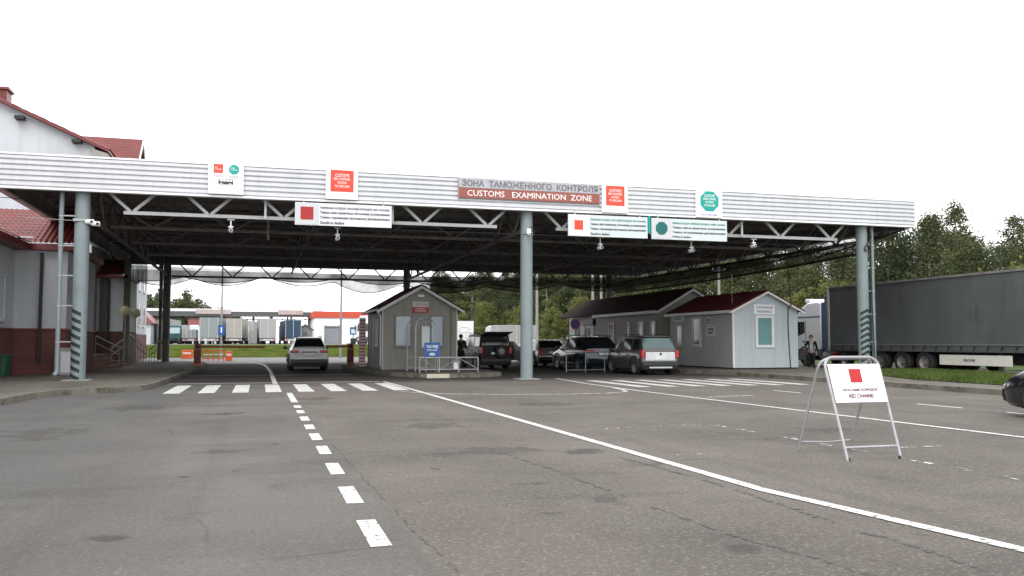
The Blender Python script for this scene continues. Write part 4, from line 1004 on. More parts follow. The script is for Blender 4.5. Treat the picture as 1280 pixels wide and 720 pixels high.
# cross gable towards the road
cz, ce, cy, cw = 15.7, 12.3, 66.0, 3.6
lb(MB().prism([(cy - cw, 11), (cy + cw, 11), (cy + cw, ce), (cy, cz - .15), (cy - cw, ce)], 'x', -14, -8.45).build("cross_gable_wall", WALL_W, Lb))
lb(tile_roof("cross_gable_roof", Lb, (-14.2, cy - cw - .3, ce - .28), (6.1, 0, 0), (0, cw + .3, cz - ce + .28), 60, 44))
lb(MB().prism([(cy + cw + .3, ce - .28), (cy, cz), (cy, cz - .1), (cy + cw + .3, ce - .38)], 'x', -14.2, -8.1).build("cross_gable_roof", TILE, Lb))
for s_ in (-1, 1): lb(MB().prism([(cy, cz + .02), (cy + s_ * (cw + .3), ce - .26), (cy + s_ * (cw + .3), ce - .5), (cy, cz - .25)], 'x', -8.1, -8.03).build("bargeboard", TRIM_W, Lb))
lb(MB().box(-8.45, -8.42, cy - .6, cy + .6, 12.2, 13.6).build("window", GLASS_W, Lb))
for yy in (66, 69, 71.6):
    for z in (2.6, 5.2): lb(window(Lb, 'x', yy, yy + 1.1, -8.5, 1, z, z + 1.6, GLASS_W, TRIM_W))
# entrance projection between, under the canopy
lb(MB().box(-9.2, -7.05, 52, 56.5, 2.0, 5.0).build("porch_wall", WALL_G, Lb))
lb(MB().box(-9.2, -7.02, 51.96, 56.5, .1, 1.99).build("porch_plinth", mat("dark_brown_plinth", (.07, .035, .03), .8, var=.15), Lb))
lb(MB().box(-8.35, -8.02, 51.93, 51.999, 2.0, 4.9).build("door", mat("brown_grey_door", (.1, .09, .085), .5), Lb))
lb(MB().bar((-7.9, 51.9, .2), (-7.9, 51.9, 4.95), .13).build("downpipe", BLACK, Lb))
lb(MB().box(-9.3, -6.9, 51.6, 56.5, 4.9, 5.04).build("eaves_board", TRIM_R, Lb))
lb(tile_roof("porch_roof", Lb, (-9.4, 51.55, 5.06), (2.45, 0, 0), (0, 2.5, 1.05), 80, 50))
lb(MB().box(-7.1, -6.82, 51.6, 52.0, .14, 5.9).build("pilaster", mat("olive_tarp", (.06, .06, .04), .9, var=.25), Lb))
# steps and their railings
st = thing("steps", "brick-red entrance steps under the canopy beside the customs building", "steps", (-7.3, 46, .144))
for k in range(4): MB().box(-1.3, .55 - .28 * k, -1.5 + .3 * k, 6, .16 * k, .16 * (k + 1) - .003).build("step", mat("brown_step", (.13, .07, .055), .85, var=.2), st)
def stair_rail(x0, y0, x1, y1, zt0, zt1, label, bal, zb=.15, mt=STEEL_D):
    r = thing("handrail", label, "handrail", (x0, y0, zb)); dx, dy = x1 - x0, y1 - y0
    MB().tube([(0, 0, zt0 - zb), (dx, dy, zt1 - zb)], .032, 8).build("top_rail", TUBE, r, True)
    MB().tube([(0, 0, zt0 - zb - .35), (dx, dy, zt1 - zb - .35)], .024, 8).build("middle_rail", TUBE if not bal else mt, r, True)
    for k in range((bal or 2)):
        f = k / ((bal or 2) - 1); zz = zt0 + (zt1 - zt0) * f - zb
        MB().tube([(dx * f, dy * f, max(0, (zz - 1.1))), (dx * f, dy * f, zz)], .022, 6).build("baluster", mt, r)
    return r
stair_rail(-7.51, 46, -6.5, 46.3, 1.72, 1.16, "short silver two-bar handrail at the foot of the brick steps", 0)
stair_rail(-6.95, 46.9, -6.6, 48.2, 1.1, 1.55, "small handrail by the olive pilaster", 0)
stair_rail(-6.54, 50, -5.72, 50.2, 1.85, 1.1, "sloping handrail with dark balusters, left of the two by the dark column", 7)
stair_rail(-5.85, 52.6, -5.2, 53.2, 1.0, 1.6, "sloping handrail with dark balusters, right beside the dark column", 6)
for x, y, z, lab in ((-6.5, 48, 3.0, "round traffic mirror seen edge-on, left one of two by the entrance steps"), (-6.05, 48.2, 2.88, "round traffic mirror on a thin pole, right one of two by the entrance steps")):
    r = thing("traffic_mirror", lab, "mirror", (x, y, .144))
    MB().tube([(0, 0, 0), (0, 0, z - .05)], .03, 8).build("post", STEEL_D, r, True)
    MB().lathe([(0, -.07), (.16, -.05), (.24, 0), (.24, .03), (0, .06)], (0, -.06, z - .14), 'y', 24).build("mirror_disc", mat("yellowed_mirror", (.3, .28, .17), .3, var=.1), r, True)
r = thing("waste_bin", "green plastic bin by the white wall at the left edge", "bin", (-9.35, 36.8, .144))
MB().prism([(-.32, 0), (.32, 0), (.4, .72), (-.4, .72)], 'y', -.35, .35).build("body", GREEN_BIN, r, bevel=.02)
MB().box(-.44, .44, -.39, .39, .72, .79).build("lid", GREEN_BIN, r, bevel=.02)
r = thing("junction_cabinet", "grey concrete cabinet at the corner of the brick-red plinth", "cabinet", (-7.05, 37.3, .144))
MB().box(-.28, .22, -.2, .3, 0, 1.0).build("body", CONC, r, bevel=.015); MB().box(-.3, .24, -.22, .32, 1.0, 1.05).build("lid", CONC, r); MB().box(-.22, .16, -.212, -.201, .1, .9).build("door", SIGN_GREY, r)

# ------------------------------------------------------------------ cars
def wheel(root, x, y, r, wd, side, rim=RIM, spokes=5):
    """tyre with its rim as a sub-part; side -1 left, +1 right"""
    h = wd / 2
    prof = [(r * .62, -h * .9), (r * .88, -h), (r * .97, -h * .8), (r, -h * .5), (r, h * .5), (r * .97, h * .8), (r * .88, h), (r * .62, h * .9)]
    t = MB().lathe(prof, (x, y, r), 'x', 28).build("wheel", RUBBER, root, True)
    m = MB(); o = x + side * h * .62
    m.lathe([(r * .66, x + side * h * .92 - x), (r * .60, side * h * .88), (r * .58, side * h * .3), (0, side * h * .25)], (x, y, r), 'x', 24)
    m.lathe([(r * .16, side * h * .2), (r * .15, side * h * .8), (0, side * h * .85)], (x, y, r), 'x', 12)
    for k in range(spokes):
        a = 2 * math.pi * k / spokes + .3
        for da in (-.1, .1):
            m.bar((x + side * h * .72, y + r * .1 * math.cos(a), r + r * .1 * math.sin(a)), (x + side * h * .78, y + r * .62 * math.cos(a + da), r + r * .62 * math.sin(a + da)), r * .07, r * .09, up=(1, 0, 0))
    m.build("rim", rim, t, True)
    return t

def car(name, label, cat, loc, rz, paint, L=4.6, W=1.86, H=1.66, belt=1.02, hood=1.0, wb=2.7, wr=.35, roof_t=.74, clad=True, rails=True,
        tail='side', rear_slope=.38, ws=1.25, lamp_front=True, rear_glass=GLASS_D, plate_w=.52, cladm=BLACK, group=None, bumper_h=.36, spare=False, box_rear=False, no_left_door=False, lower_trim=None):
    root = thing(name, label, cat, loc, rz, group)
    h = L / 2; w2 = W / 2; gb = .24 if clad else .18
    # stations: y, bottom, belt, top, half width, half roof width
    rs = .1 if box_rear else rear_slope
    S = [(-h, bumper_h + .06, .58, .62, w2 * .86, w2 * .70),
         (-h + .03, gb + .06, .66, .70, w2 * .93, w2 * .80),
         (-h + .06, gb, .80, .84, w2 * .965, w2 * .86),
         (-h + .10, gb, belt - .03, belt + .03, w2 * .975, w2 * .86),
         (-h + .10 + rs * .5, gb, belt, belt - .015 + (H - belt) * .50, w2 * .985, w2 * (.5 * (.86 + roof_t))),
         (-h + .10 + rs, gb, belt, H - .10, w2 * .99, w2 * roof_t),
         (-h + .18 + rs * 1.2, gb, belt, H - .035, w2 * .995, w2 * roof_t),
         (-h * .35, gb, belt - .005, H - .005, w2, w2 * (roof_t + .01)),
         (0.0, gb, belt - .01, H, w2, w2 * (roof_t + .015)),
         (h * .17, gb, belt - .02, H - .03, w2, w2 * (roof_t + .01)),
         (h * .17 + (ws - h * .17) * .5, gb, belt - .03, H - .03 - (H - belt) * .47, w2, w2 * (roof_t + .06)),
         (ws, gb, belt - .045, belt + .02, w2 * .99, w2 * .84),
         (ws + .35, gb, hood - .07, hood + .01, w2 * .985, w2 * .80),
         (h - .35, gb, hood - .15, hood - .07, w2 * .95, w2 * .76),
         (h - .12, gb + .02, hood - .27, hood - .19, w2 * .88, w2 * .70),
         (h - .02, gb + .06, .60, .66, w2 * .80, w2 * .64),
         (h, bumper_h, .52, .56, w2 * .74, w2 * .6)]
    def sec(st):
        y, zb, zl, zt, a, b = st
        return [(0, y, zb), (a * .86, y, zb), (a * .97, y, zb + .08), (a, y, zb + (zl - zb) * .55), (a * .985, y, zl - .05), (a * .955, y, zl), (b, y, zt - .03 if zt - zl > .1 else zt - .012), (b * .86, y, zt), (b * .45, y, zt + .012), (0, y, zt + .016)]
    m = MB(); rows = []
    for st in S:
        half = sec(st); row = []
        for p in half: row.append(len(m.v)); m.v.append(p)
        for p in reversed(half[1:-1]): row.append(len(m.v)); m.v.append((-p[0], p[1], p[2]))
        rows.append(row)
    n = len(rows[0])
    for k in range(len(rows) - 1):
        for j in range(n): m.f.append((rows[k][j], rows[k][(j + 1) % n], rows[k + 1][(j + 1) % n], rows[k + 1][j]))
    m.f.append(tuple(reversed(rows[0]))); m.f.append(tuple(rows[-1]))
    body = m.build("body", paint, root)
    cut = MB()
    for yy in (-wb / 2, wb / 2): cut.lathe([(0, -W), (wr + .055, -W), (wr + .055, W), (0, W)], (0, yy, wr + .01), 'x', 28)
    co = cut.build("cutter", BLACK)
    md = body.modifiers.new("arches", 'BOOLEAN'); md.operation = 'DIFFERENCE'; md.object = co; md.solver = 'EXACT'
    dg = bpy.context.evaluated_depsgraph_get(); dg.update()
    nm = bpy.data.meshes.new_from_object(body.evaluated_get(dg)); body.modifiers.clear(); body.data = nm
    bpy.data.objects.remove(co)
    for p in nm.polygons: p.use_smooth = True
    nm.set_sharp_from_angle(angle=R(32))
    # underbody closes the arches from inside
    MB().box(-w2 * .62, w2 * .62, -h + .25, h - .25, gb - .03, .62).build("underbody", CHASSIS, root)
    # glass, interpolated on the body between stations i and j, section points a..b
    def pt(k, s, f, off, side):
        k0 = int(math.floor(k)); k0 = min(k0, len(S) - 2); t = k - k0
        A, B_ = sec(S[k0]), sec(S[k0 + 1])
        def on(Q): i0 = min(int(s), len(Q) - 2); u = s - i0; return Vector(Q[i0]).lerp(Vector(Q[i0 + 1]), u)
        p = on(A).lerp(on(B_), t); p.x *= side; return p
    def side_glass(quad, side, name="side_window"):
        g = MB(); N = 6; i0 = len(g.v)
        (k0, s0), (k1, s1), (k2, s2), (k3, s3) = quad
        for a in range(N + 1):
            for b in range(4):
                u = a / N; v = b / 3
                k = (k0 * (1 - u) + k1 * u) * (1 - v) + (k3 * (1 - u) + k2 * u) * v
                s = (s0 * (1 - u) + s1 * u) * (1 - v) + (s3 * (1 - u) + s2 * u) * v
                p = pt(k, s, 0, 0, side); g.v.append((p.x + side * .007, p.y, p.z + .002))
        for a in range(N):
            for b in range(3): q = a * 4 + b; g.f.append((q, q + 4, q + 5, q + 1))
        return g.build(name, GLASS_D, root, True)
    for sd in (-1, 1):
        side_glass([(5.3, 5.18), (6.75, 5.14), (6.75, 5.84), (6.0, 5.84)], sd)
        side_glass([(6.9, 5.14), (7.95, 5.14), (7.95, 5.86), (6.9, 5.84)], sd)
        side_glass([(8.15, 5.14), (10.55, 5.2), (9.05, 5.86), (8.15, 5.86)], sd)
    def cross_glass(ka, kb, sa, name, gl, off):
        g = MB(); N = 12
        for a in range(5):
            k = ka + (kb - ka) * a / 4; half = []
            for b in range(N + 1):
                s = sa + (9 - sa) * (b / N); p = pt(k, s, 0, 0, 1); half.append(Vector((p.x, p.y + off[0], p.z + off[1])))
            row = half + [Vector((-p.x, p.y, p.z)) for p in reversed(half[:-1])]
            g.v += [tuple(p) for p in row]
        w_ = 2 * N + 1
        for a in range(4):
            for b in range(w_ - 1): q = a * w_ + b; g.f.append((q, q + 1, q + w_ + 1, q + w_))
        return g.build(name, gl, root, True)
    cross_glass(3.35, 4.97, 6.25, "rear_window", rear_glass, (-.008, .004))
    cross_glass(9.15, 10.9, 6.2, "windscreen", GLASS_D, (.008, .006))
    # bumpers, lamps, plate, mirrors, rails, arches
    bp = MB(); bp.prism([(-h + .0, gb - .015), (-h - .045, bumper_h + .06), (-h - .03, bumper_h + .22), (-h + .3, bumper_h + .22), (-h + .3, gb - .02)], 'x', -w2 * .93, w2 * .93)
    bp.build("rear_bumper", cladm if clad else paint, root, bevel=.03)
    if lower_trim: MB().box(-w2 * .6, w2 * .6, -h - .052, -h - .01, bumper_h - .07, bumper_h + .0).build("skid_plate", lower_trim, root, bevel=.015)
    bp = MB(); bp.prism([(h + .0, bumper_h - .08), (h + .03, bumper_h + .05), (h + .02, bumper_h + .17), (h - .3, bumper_h + .2), (h - .3, bumper_h - .1)], 'x', -w2 * .82, w2 * .82)
    bp.build("front_bumper", cladm if clad else paint, root, bevel=.03)
    for sd in (-1, 1):
        if tail == 'tall': x0, x1, z0, z1 = w2 * .80, w2 * .965, belt - .27, belt + .06
        elif tail == 'wide': x0, x1, z0, z1 = w2 * .52, w2 * .955, belt - .16, belt - .03
        else: x0, x1, z0, z1 = w2 * .72, w2 * .96, belt - .2, belt + .0
        a, b = sorted((sd * x0, sd * x1))
        MB().box(a, b, -h - .0, -h + .3, z0, z1).build("tail_lamp", LAMP_R, root, bevel=.02)
        if lamp_front:
            a, b = sorted((sd * w2 * .55, sd * w2 * .86))
            MB().prism([(h - .36, hood - .14), (h - .06, hood - .33), (h - .05, hood - .39), (h - .34, hood - .25)], 'x', a, b).build("headlight", LAMP_W, root, bevel=.015)
        mr = MB(); mr.bar((sd * w2 * .9, ws - .25, belt + .0), (sd * (w2 + .1), ws - .3, belt + .04), .05)
        a, b = sorted((sd * (w2 + .02), sd * (w2 + .2))); mr.box(a, b, ws - .36, ws - .22, belt - .01, belt + .15)
        mr.build("door_mirror", BLACK if clad else paint, root, bevel=.02)
        if rails: MB().tube([(sd * w2 * roof_t * .93, -h + .55, H - .02), (sd * w2 * roof_t * .95, -h + .75, H + .05), (sd * w2 * roof_t * .95, h * .05, H + .06), (sd * w2 * roof_t * .95, h * .15, H - .0)], .02, 6).build("roof_rail", BLACK, root, True)
        for q, (y0, y1) in enumerate(((-.75, .1), (.2, .95))):
            a, b = sorted((sd * (w2 * .985), sd * (w2 * .985 + .03)))
            MB().box(a, b, y0, y0 + .17, belt - .15, belt - .115).build("door_handle", paint, root, bevel=.008)
        if clad:
            for yy in (-wb / 2, wb / 2):
                m = MB(); ro, ri = wr + .12, wr + .045; N = 14
                for k in range(N):
                    t0, t1 = math.pi * (k / N) , math.pi * ((k + 1) / N)
                    x0, x1 = sd * w2 * .93, sd * (w2 + .018)
                    P = lambda r_, t, x: (x, yy + r_ * math.cos(t), wr + .01 + r_ * math.sin(t))
                    m.quad(P(ri, t0, x1), P(ro, t0, x1), P(ro, t1, x1), P(ri, t1, x1)); m.quad(P(ro, t0, x0), P(ro, t1, x0), P(ro, t1, x1), P(ro, t0, x1)); m.quad(P(ri, t0, x0), P(ri, t0, x1), P(ri, t1, x1), P(ri, t1, x0))
                m.build("arch_cladding", cladm, root)
            a, b = sorted((sd * w2 * .9, sd * (w2 + .012))); MB().box(a, b, -wb / 2 + wr + .12, wb / 2 - wr - .12, gb + .0, gb + .16).build("sill", cladm, root, bevel=.02)
        for yy in (-wb / 2, wb / 2): wheel(root, sd * (w2 - .115), yy, wr, .22, sd)
    pl = MB().box(-plate_w / 2, plate_w / 2, -h - .03, -h + .06, (.78 if tail != 'low' else .5), .9).build("number_plate", PLATE, root, bevel=.004)
    MB().box(-plate_w / 2 - .1, plate_w / 2 + .1, -h + .0, -h + .08, .9, .95).build("tailgate_handle", BLACK if clad else paint, root, bevel=.01)
    MB().tube([(0, -h + .62, H + .0), (0, -h + .52, H + .16)], .008, 5).build("antenna", BLACK, root)
    MB().prism([(-h + .3 + rs * .8, H - .05), (-h + .08 + rs * .8, H - .055), (-h + .08 + rs * .8, H - .02), (-h + .32 + rs * .8, H + .0)], 'x', -w2 * roof_t * .92, w2 * roof_t * .92).build("spoiler", paint, root, bevel=.012)
    return root

def paint_mat(name, col, metal=.35, rough=.28):
    return mat(name, col, rough, metal, var=.05, scale=1.0, coat=.6)
P_WHITE = paint_mat("white_car_paint", (.5, .5, .5), .0, .25)
P_GREY = paint_mat("grey_brown_metallic_paint", (.06, .056, .052), .3, .28)
P_SHEEN = paint_mat("sky_sheen_tailgate_paint", (.55, .58, .59), .3, .28)
P_BLUE = paint_mat("near_black_blue_paint", (.012, .02, .03), .2, .18)
P_RED = mat("very_dark_red_paint", (.009, .0045, .005), .45, 0.0, var=.05, scale=1.0, spec=.2)
P_BLACK = paint_mat("black_car_paint", (.010, .010, .012), .1, .15)
P_PALE = paint_mat("pale_silver_paint", (.14, .13, .125), .2, .25)

car("parked_car", "white SUV waiting alone at the lowered barrier in the left lane", "car", (2.4, 46.5, 0), 0, P_WHITE, L=4.65, W=1.9, H=1.66, tail='wide', clad=True, cladm=BLACK, rear_slope=.55, belt=1.05, roof_t=.67)
y = car("parked_car", "grey-brown estate car with pale sky reflection painted on its tailgate, nearest of the cars in the right lane", "car", (16.55, 36.5, 0), 0, P_GREY, L=4.2, W=1.79, H=1.69, belt=1.0, tail='tall', wb=2.58, rear_slope=.26, rear_glass=GLASS_T, lower_trim=mat("pale_green_grey_trim", (.4, .45, .44), .4), roof_t=.76)
tg = MB(); tg.prism([(-.70, .60), (.70, .60), (.68, .98), (-.68, .98)], 'y', -2.125, -1.99); tg.build("tailgate", P_SHEEN, y, bevel=.03)  # sky reflection on the tailgate, painted as a pale panel colour
MB().lathe([(0, -.012), (.055, -.012), (.055, .01)], (0, -2.128, .9), 'y', 18).build("badge", BLACK, y)
MB().box(-.27, .27, -2.145, -2.126, .66, .78).build("number_plate", PLATE, y, bevel=.004)
car("parked_car", "near-black blue SUV between the grey-brown estate car and the pale car", "car", (16.05, 42.3, 0), R(3), P_BLUE, L=4.8, W=1.92, H=1.70, belt=1.06, tail='wide', cladm=P_BLUE, rear_slope=.62, wr=.37)
c3 = car("parked_car", "dark car with pale roof pillars and an open front door, behind the central column", "car", (15.95, 49.3, 0), R(1), P_PALE, L=4.5, W=1.8, H=1.55, belt=.98, rails=False, rear_slope=.45, tail='side', cladm=P_RED)
d = MB().prism([(0, .35), (.95, .35), (1.0, .95), (.55, 1.45), (.1, 1.48), (0, .98)], 'y', -.04, .04).build("open_door", P_BLACK, c3, bevel=.015); d.location = (-.92 - .95, .95, 0); d.rotation_euler = (0, 0, R(-18))
jp = car("parked_car", "very dark red off-road wagon with raised rear hatch and spare wheel", "car", (11.75, 46.1, 0), R(2), P_RED, L=4.3, W=1.8, H=1.84, belt=1.1, hood=1.08, box_rear=True, roof_t=.84, tail='tall', wr=.38, rails=True, wb=2.6)
m = MB().prism([(-2.0, 1.80), (-2.75, 1.90), (-2.76, 1.95), (-2.0, 1.86)], 'x', -.72, .72); m.build("raised_hatch", P_RED, jp, bevel=.02)
for sd in (-.6, .6): MB().tube([(sd, -2.08, 1.3), (sd, -2.45, 1.85)], .014, 6).build("gas_strut", BLACK, jp)
MB().lathe([(.0, -.1), (.2, -.1), (.30, -.09), (.345, -.05), (.35, .03), (.30, .09), (0, .09)], (.25, -2.24, .93), 'y', 26).build("spare_wheel", RUBBER, jp, True)
MB().lathe([(0, -.006), (.15, -.006), (.17, .0), (.17, .02)], (.25, -2.345, .93), 'y', 18).build("spare_wheel_cover", RIM_D, jp, True)
car("parked_car", "black car entering at the right edge with only its nose in view", "car", (14.58, 11.45, 0), R(1), P_BLACK, L=4.5, W=1.84, H=1.48, belt=.94, hood=.93, clad=False, rails=False, wr=.33, rear_slope=.5)

# ------------------------------------------------------------------ lorries
def semitrailer(label, loc, rz, L=13.6, group=None, body=TARP, legs=True, W=2.55, top=4.32):
    """x across, y along with the front at +L/2; z up"""
    r = thing("semi_trailer", label, "trailer", loc, rz, group); h = L / 2; w2 = W / 2
    m = MB(); N = 34                                  # slightly billowing curtain sides
    for k in range(N + 1):
        yy = -h + .08 + (L - .16) * k / N
        for j in range(9):
            z = 1.08 + (top - 1.16) * j / 8; b = .03 * math.sin(k * .95) * math.sin(math.pi * j / 8) + .012 * math.sin(k * 2.3 + j)
            m.v.append((w2 - .02 + b, yy, z))
    for k in range(N):
        for j in range(8): q = k * 9 + j; m.f.append((q, q + 9, q + 10, q + 1))
    n0 = len(m.v); m.v += [(-v[0], v[1], v[2]) for v in m.v]; m.f += [tuple(reversed([i + n0 for i in f])) for f in m.f[:]]
    m.build("curtain", body, r, True)
    MB().box(-w2 + .05, w2 - .05, -h + .06, h - .06, 1.15, top - .06).build("load_box", TARP_D, r)
    m = MB()
    for sd in (-1, 1):
        m.box(sd * w2 - .03, sd * w2 + .03, -h, h, top - .09, top + .0)
    m.box(-w2 + .031, w2 - .031, -h, h, top - .05, top + .01); m.build("roof_rail", STEEL_D, r)
    MB().box(-w2, w2, -h + .02, -h + .1, 1.0, top - .02).build("rear_doors", STEEL_D, r, bevel=.01)
    for sd in (-1, 1): MB().box(sd * w2 - .04, sd * w2 + .04, -h - .01, -h + .11, .95, top + .01).build("rear_post", STEEL_L, r)
    MB().box(-w2, w2, h - .1, h, 1.0, top - .01).build("front_wall", body, r, bevel=.02)
    m = MB()
    for sd in (-1, 1): m.box(sd * w2 - .035, sd * w2 + .035, -h + .12, h - .02, .98, 1.09)
    m.build("side_rave", TARP_D, r)
    for sd in (-1, 1):
        m = MB(); k = 0; yy = -h + .5
        while yy < h - .4: m.bar((sd * (w2 + .03), yy, 1.24), (sd * (w2 + .02), yy - .1, .95), .035, .05); yy += .72
        m.build("tarp_straps", CHASSIS, r)
        m = MB().box(sd * w2 - .005, sd * w2 + .022, -h + .12, h - .02, 1.20, 1.32) if False else None
    MB().box(-.5, .5, -h + .3, h - .3, .82, 1.0).box(-.55, -.38, -h + .3, h - 1, .55, .85).box(.38, .55, -h + .3, h - 1, .55, .85).build("chassis", CHASSIS, r)
    for a in (3.95, 5.4, 6.85):
        yy = -h + a
        MB().tube([(-1.1, yy, .5), (1.1, yy, .5)], .08, 8).build("axle", CHASSIS, r)
        for sd in (-1, 1):
            t = MB().lathe([(.30, -.17), (.47, -.18), (.50, -.12), (.50, .12), (.47, .18), (.30, .17)], (sd * 1.08, yy, .5), 'x', 28).build("wheel", RUBBER, r, True)
            MB().lathe([(.31, sd * .16), (.29, sd * .13), (.22, sd * .08), (.17, sd * .02), (.12, sd * .03), (.1, sd * .12), (0, sd * .13)], (sd * 1.08, yy, .5), 'x', 24).build("rim", RIM_D, t, True)
            MB().prism([(yy - .62, 1.02), (yy - .56, 1.05), (yy + .56, 1.05), (yy + .62, 1.02), (yy + .6, .99), (yy - .6, .99)], 'x', sd * 1.08 - .2, sd * 1.08 + .2).build("mudguard", CHASSIS, r)
    for sd in (-1, 1):
        g = MB().box(sd * 1.24 - .02, sd * 1.24 + .02, -h + 7.8, -h + 11.7, .42, .86).build("side_guard", GUARD, r, bevel=.01)
    m = MB().box(-1.2, 1.2, -h - .01, -h + .08, .45, .62).build("rear_underrun", STEEL_D, r, bevel=.01)
    for sd in (-1, 1): MB().box(sd * .9 - .25, sd * .9 + .25, -h - .03, -h + .02, .7, .85).build("tail_lamp", LAMP_R, r, bevel=.01)
    if legs:
        for sd in (-1, 1): MB().box(sd * .75 - .07, sd * .75 + .07, h - 3.0, h - 2.85, .06, .9).box(sd * .75 - .16, sd * .75 + .16, h - 3.05, h - 2.8, 0, .055).build("landing_leg", STEEL_D, r)
    return r
t1 = semitrailer("dark grey curtain trailer with cream side guard filling the right side", (30.2, 33.1, .0), R(180))
text("KRONE", TXT_D, t1, 1.263, -6.8 + 9.5, .64, .62, .12, face='+x', bold=.02)
for zz in (1.22,):
    m = MB()
    for sd in (-1, 1): m.box(sd * 1.275 - .004, sd * 1.275 + .02, -6.6, 6.6, 1.27, 1.315)
    m.build("tarp_band", mat("pale_tarp_band", (.15, .155, .155), .5), t1)

def tractor(label, loc, rz, paint, fair=CAB_B, group=None, Hc=3.75):
    r = thing("truck_cab", label, "lorry cab", loc, rz, group); w2 = 1.24
    prof = [(1.25, .95), (1.32, 1.3), (1.30, 1.75), (1.12, 2.75), (.92, 3.05), (.35, 3.52), (-.1, Hc - .03), (-1.05, Hc), (-1.35, Hc - .08), (-1.35, .95)]
    MB().prism(prof, 'x', -w2, w2).build("cab", paint, r, True, bevel=.07, angle=30)
    m = MB().prism([(1.36, .35), (1.40, .95), (1.30, 1.04), (-1.35, 1.04), (-1.35, .62), (.15, .62), (.15, .35)], 'x', -w2 - .005, w2 + .005); m.build("lower_skirt", CAB_G, r, bevel=.03)
    MB().box(-1.1, 1.1, 1.16, 1.325, 1.9, 1.905).build("wiper_panel", CAB_G, r)
    MB().prism([(1.305, 1.82), (1.315, 1.82), (1.15, 2.72), (1.125, 2.74)], 'x', -1.1, 1.1).build("windscreen", GLASS_D, r)
    MB().prism([(1.15, 2.93), (1.45, 2.86), (1.45, 2.83), (1.12, 2.86)], 'x', -1.1, 1.1).build("sun_visor", CAB_G, r)
    for sd in (-1, 1):
        x0, x1 = sorted((sd * (w2 + .004), sd * (w2 + .014)))
        MB().prism([(.2, 1.98), (1.08, 1.72), (1.12, 1.85), (1.0, 2.62), (.2, 2.62)], 'x', x0, x1).build("side_window", GLASS_D, r)
        MB().box(x0, x1, -1.3, 1.15, 2.86, 2.92).build("roof_line", CAB_G, r)
        MB().box(x0, x1, .08, .11, 1.1, 2.7).build("door_seam", CAB_G, r)
        MB().box(x0, x1 + (.02 if sd > 0 else 0), .2, .42, 1.42, 1.5).build("door_handle", BLACK, r)
        a, b = sorted((sd * (w2 + .08), sd * (w2 + .28))); MB().box(a, b, 1.0, 1.12, 1.95, 2.6).box(*sorted((sd * (w2 - .02), sd * (w2 + .1))), 1.04, 1.08, 2.5, 2.56).build("mirror", CAB_G, r, bevel=.02)
        a, b = sorted((sd * 1.12, sd * 1.2)); MB().box(a, b, -1.66, -1.37, 1.05, Hc - .05).build("side_fairing", fair, r, bevel=.02)
        MB().box(*sorted((sd * .62, sd * 1.05)), 1.36, 1.41, .6, .82).build("headlight", LAMP_W, r, bevel=.02)
        for yy in (.25, -3.35):
            x = sd * 1.05
            t = MB().lathe([(.3, -.16), (.48, -.17), (.51, -.11), (.51, .11), (.48, .17), (.3, .16)], (x, yy, .51), 'x', 28).build("wheel", RUBBER, r, True)
            MB().lathe([(.32, sd * .15), (.29, sd * .12), (.24, sd * .06), (.14, sd * .05), (.12, sd * .14), (0, sd * .15)], (x, yy, .51), 'x', 24).build("rim", RIM, t, True)
        m = MB(); N = 12
        for k in range(N):
            a0, a1 = math.pi * k / N, math.pi * (k + 1) / N; P = lambda rr, a, x: (x, .25 + rr * math.cos(a), .51 + rr * math.sin(a)); xx = sd * (w2 + .012)
            m.quad(P(.56, a0, xx), P(.66, a0, xx), P(.66, a1, xx), P(.56, a1, xx))
        m.build("wheel_arch", BLACK, r)
        MB().lathe([(0, -.7), (.3, -.7), (.3, .7), (0, .7)], (sd * .85, -1.75, .68), 'y', 16).build("fuel_tank", STEEL_L, r, True)
    m = MB().box(-.95, .95, .1, .55, Hc - .02, Hc + .22); m.build("roof_unit", paint, r, bevel=.06)
    MB().box(-.45, .45, -4.4, .9, .6, .92).build("chassis", CHASSIS, r)
    return r
tractor("white lorry cab with dark blue rear fairings beyond the white kiosk", (32.3, 44.9, 0), 0, CAB_W)
semitrailer("trailer coupled behind the white cab, largely hidden by the dark grey trailer", (32.35, 36.4, 0), R(0), legs=False, body=TARP_D, top=4.1)

# ------------------------------------------------------------------ folding sign in the foreground
A = thing("folding_sign", "white A-frame red channel sign on silver tubes standing on the asphalt", "folding sign", (7.1, 9.4, 0))
def frame_pts(yb, yt, xl, xr, top, dx0=0.0, dx1=0.0, z0=0.0):
    rad = .13; pts = [(xl, yb, z0)]
    def at(z): f = (z - z0) / (top - z0); return yb + (yt - yb) * f
    pts.append((xl + dx0, at(top - rad), top - rad))
    for k in range(1, 6):
        a = math.pi / 2 * k / 6; z = top - rad + rad * math.sin(a); pts.append((xl + dx0 + rad - rad * math.cos(a), at(z), z))
    pts.append((xl + dx0 + rad, at(top), top)); pts.append((xr + dx1 - rad, at(top), top))
    for k in range(1, 6):
        a = math.pi / 2 * (1 - k / 6); z = top - rad + rad * math.sin(a); pts.append((xr + dx1 - rad + rad * math.cos(a), at(z), z))
    pts.append((xr + dx1, at(top - rad), top - rad)); pts.append((xr, yb, z0)); return pts
fp = frame_pts(-.45, -.06, -.385, .365, 1.215, -.03, -.0)
bpz = frame_pts(.52, .02, -.40, .36, 1.20, .0, .02)
MB().tube(fp, .0175, 10).build("front_frame", TUBE, A, True)
MB().tube(bpz, .0165, 10).build("back_frame", TUBE, A, True)
fy = lambda z: -.45 + .39 * z / 1.215
fx = lambda x, z: x
MB().tube([(-.385, fy(.15), .15), (.365, fy(.15), .15)], .014, 8).build("front_crossbar", TUBE, A, True)
MB().tube([(-.40, .465, .13), (0, .45, .115), (.36, .465, .13)], .010, 8).build("back_crossbar", TUBE, A, True)
tilt = math.atan2(.39, 1.215)
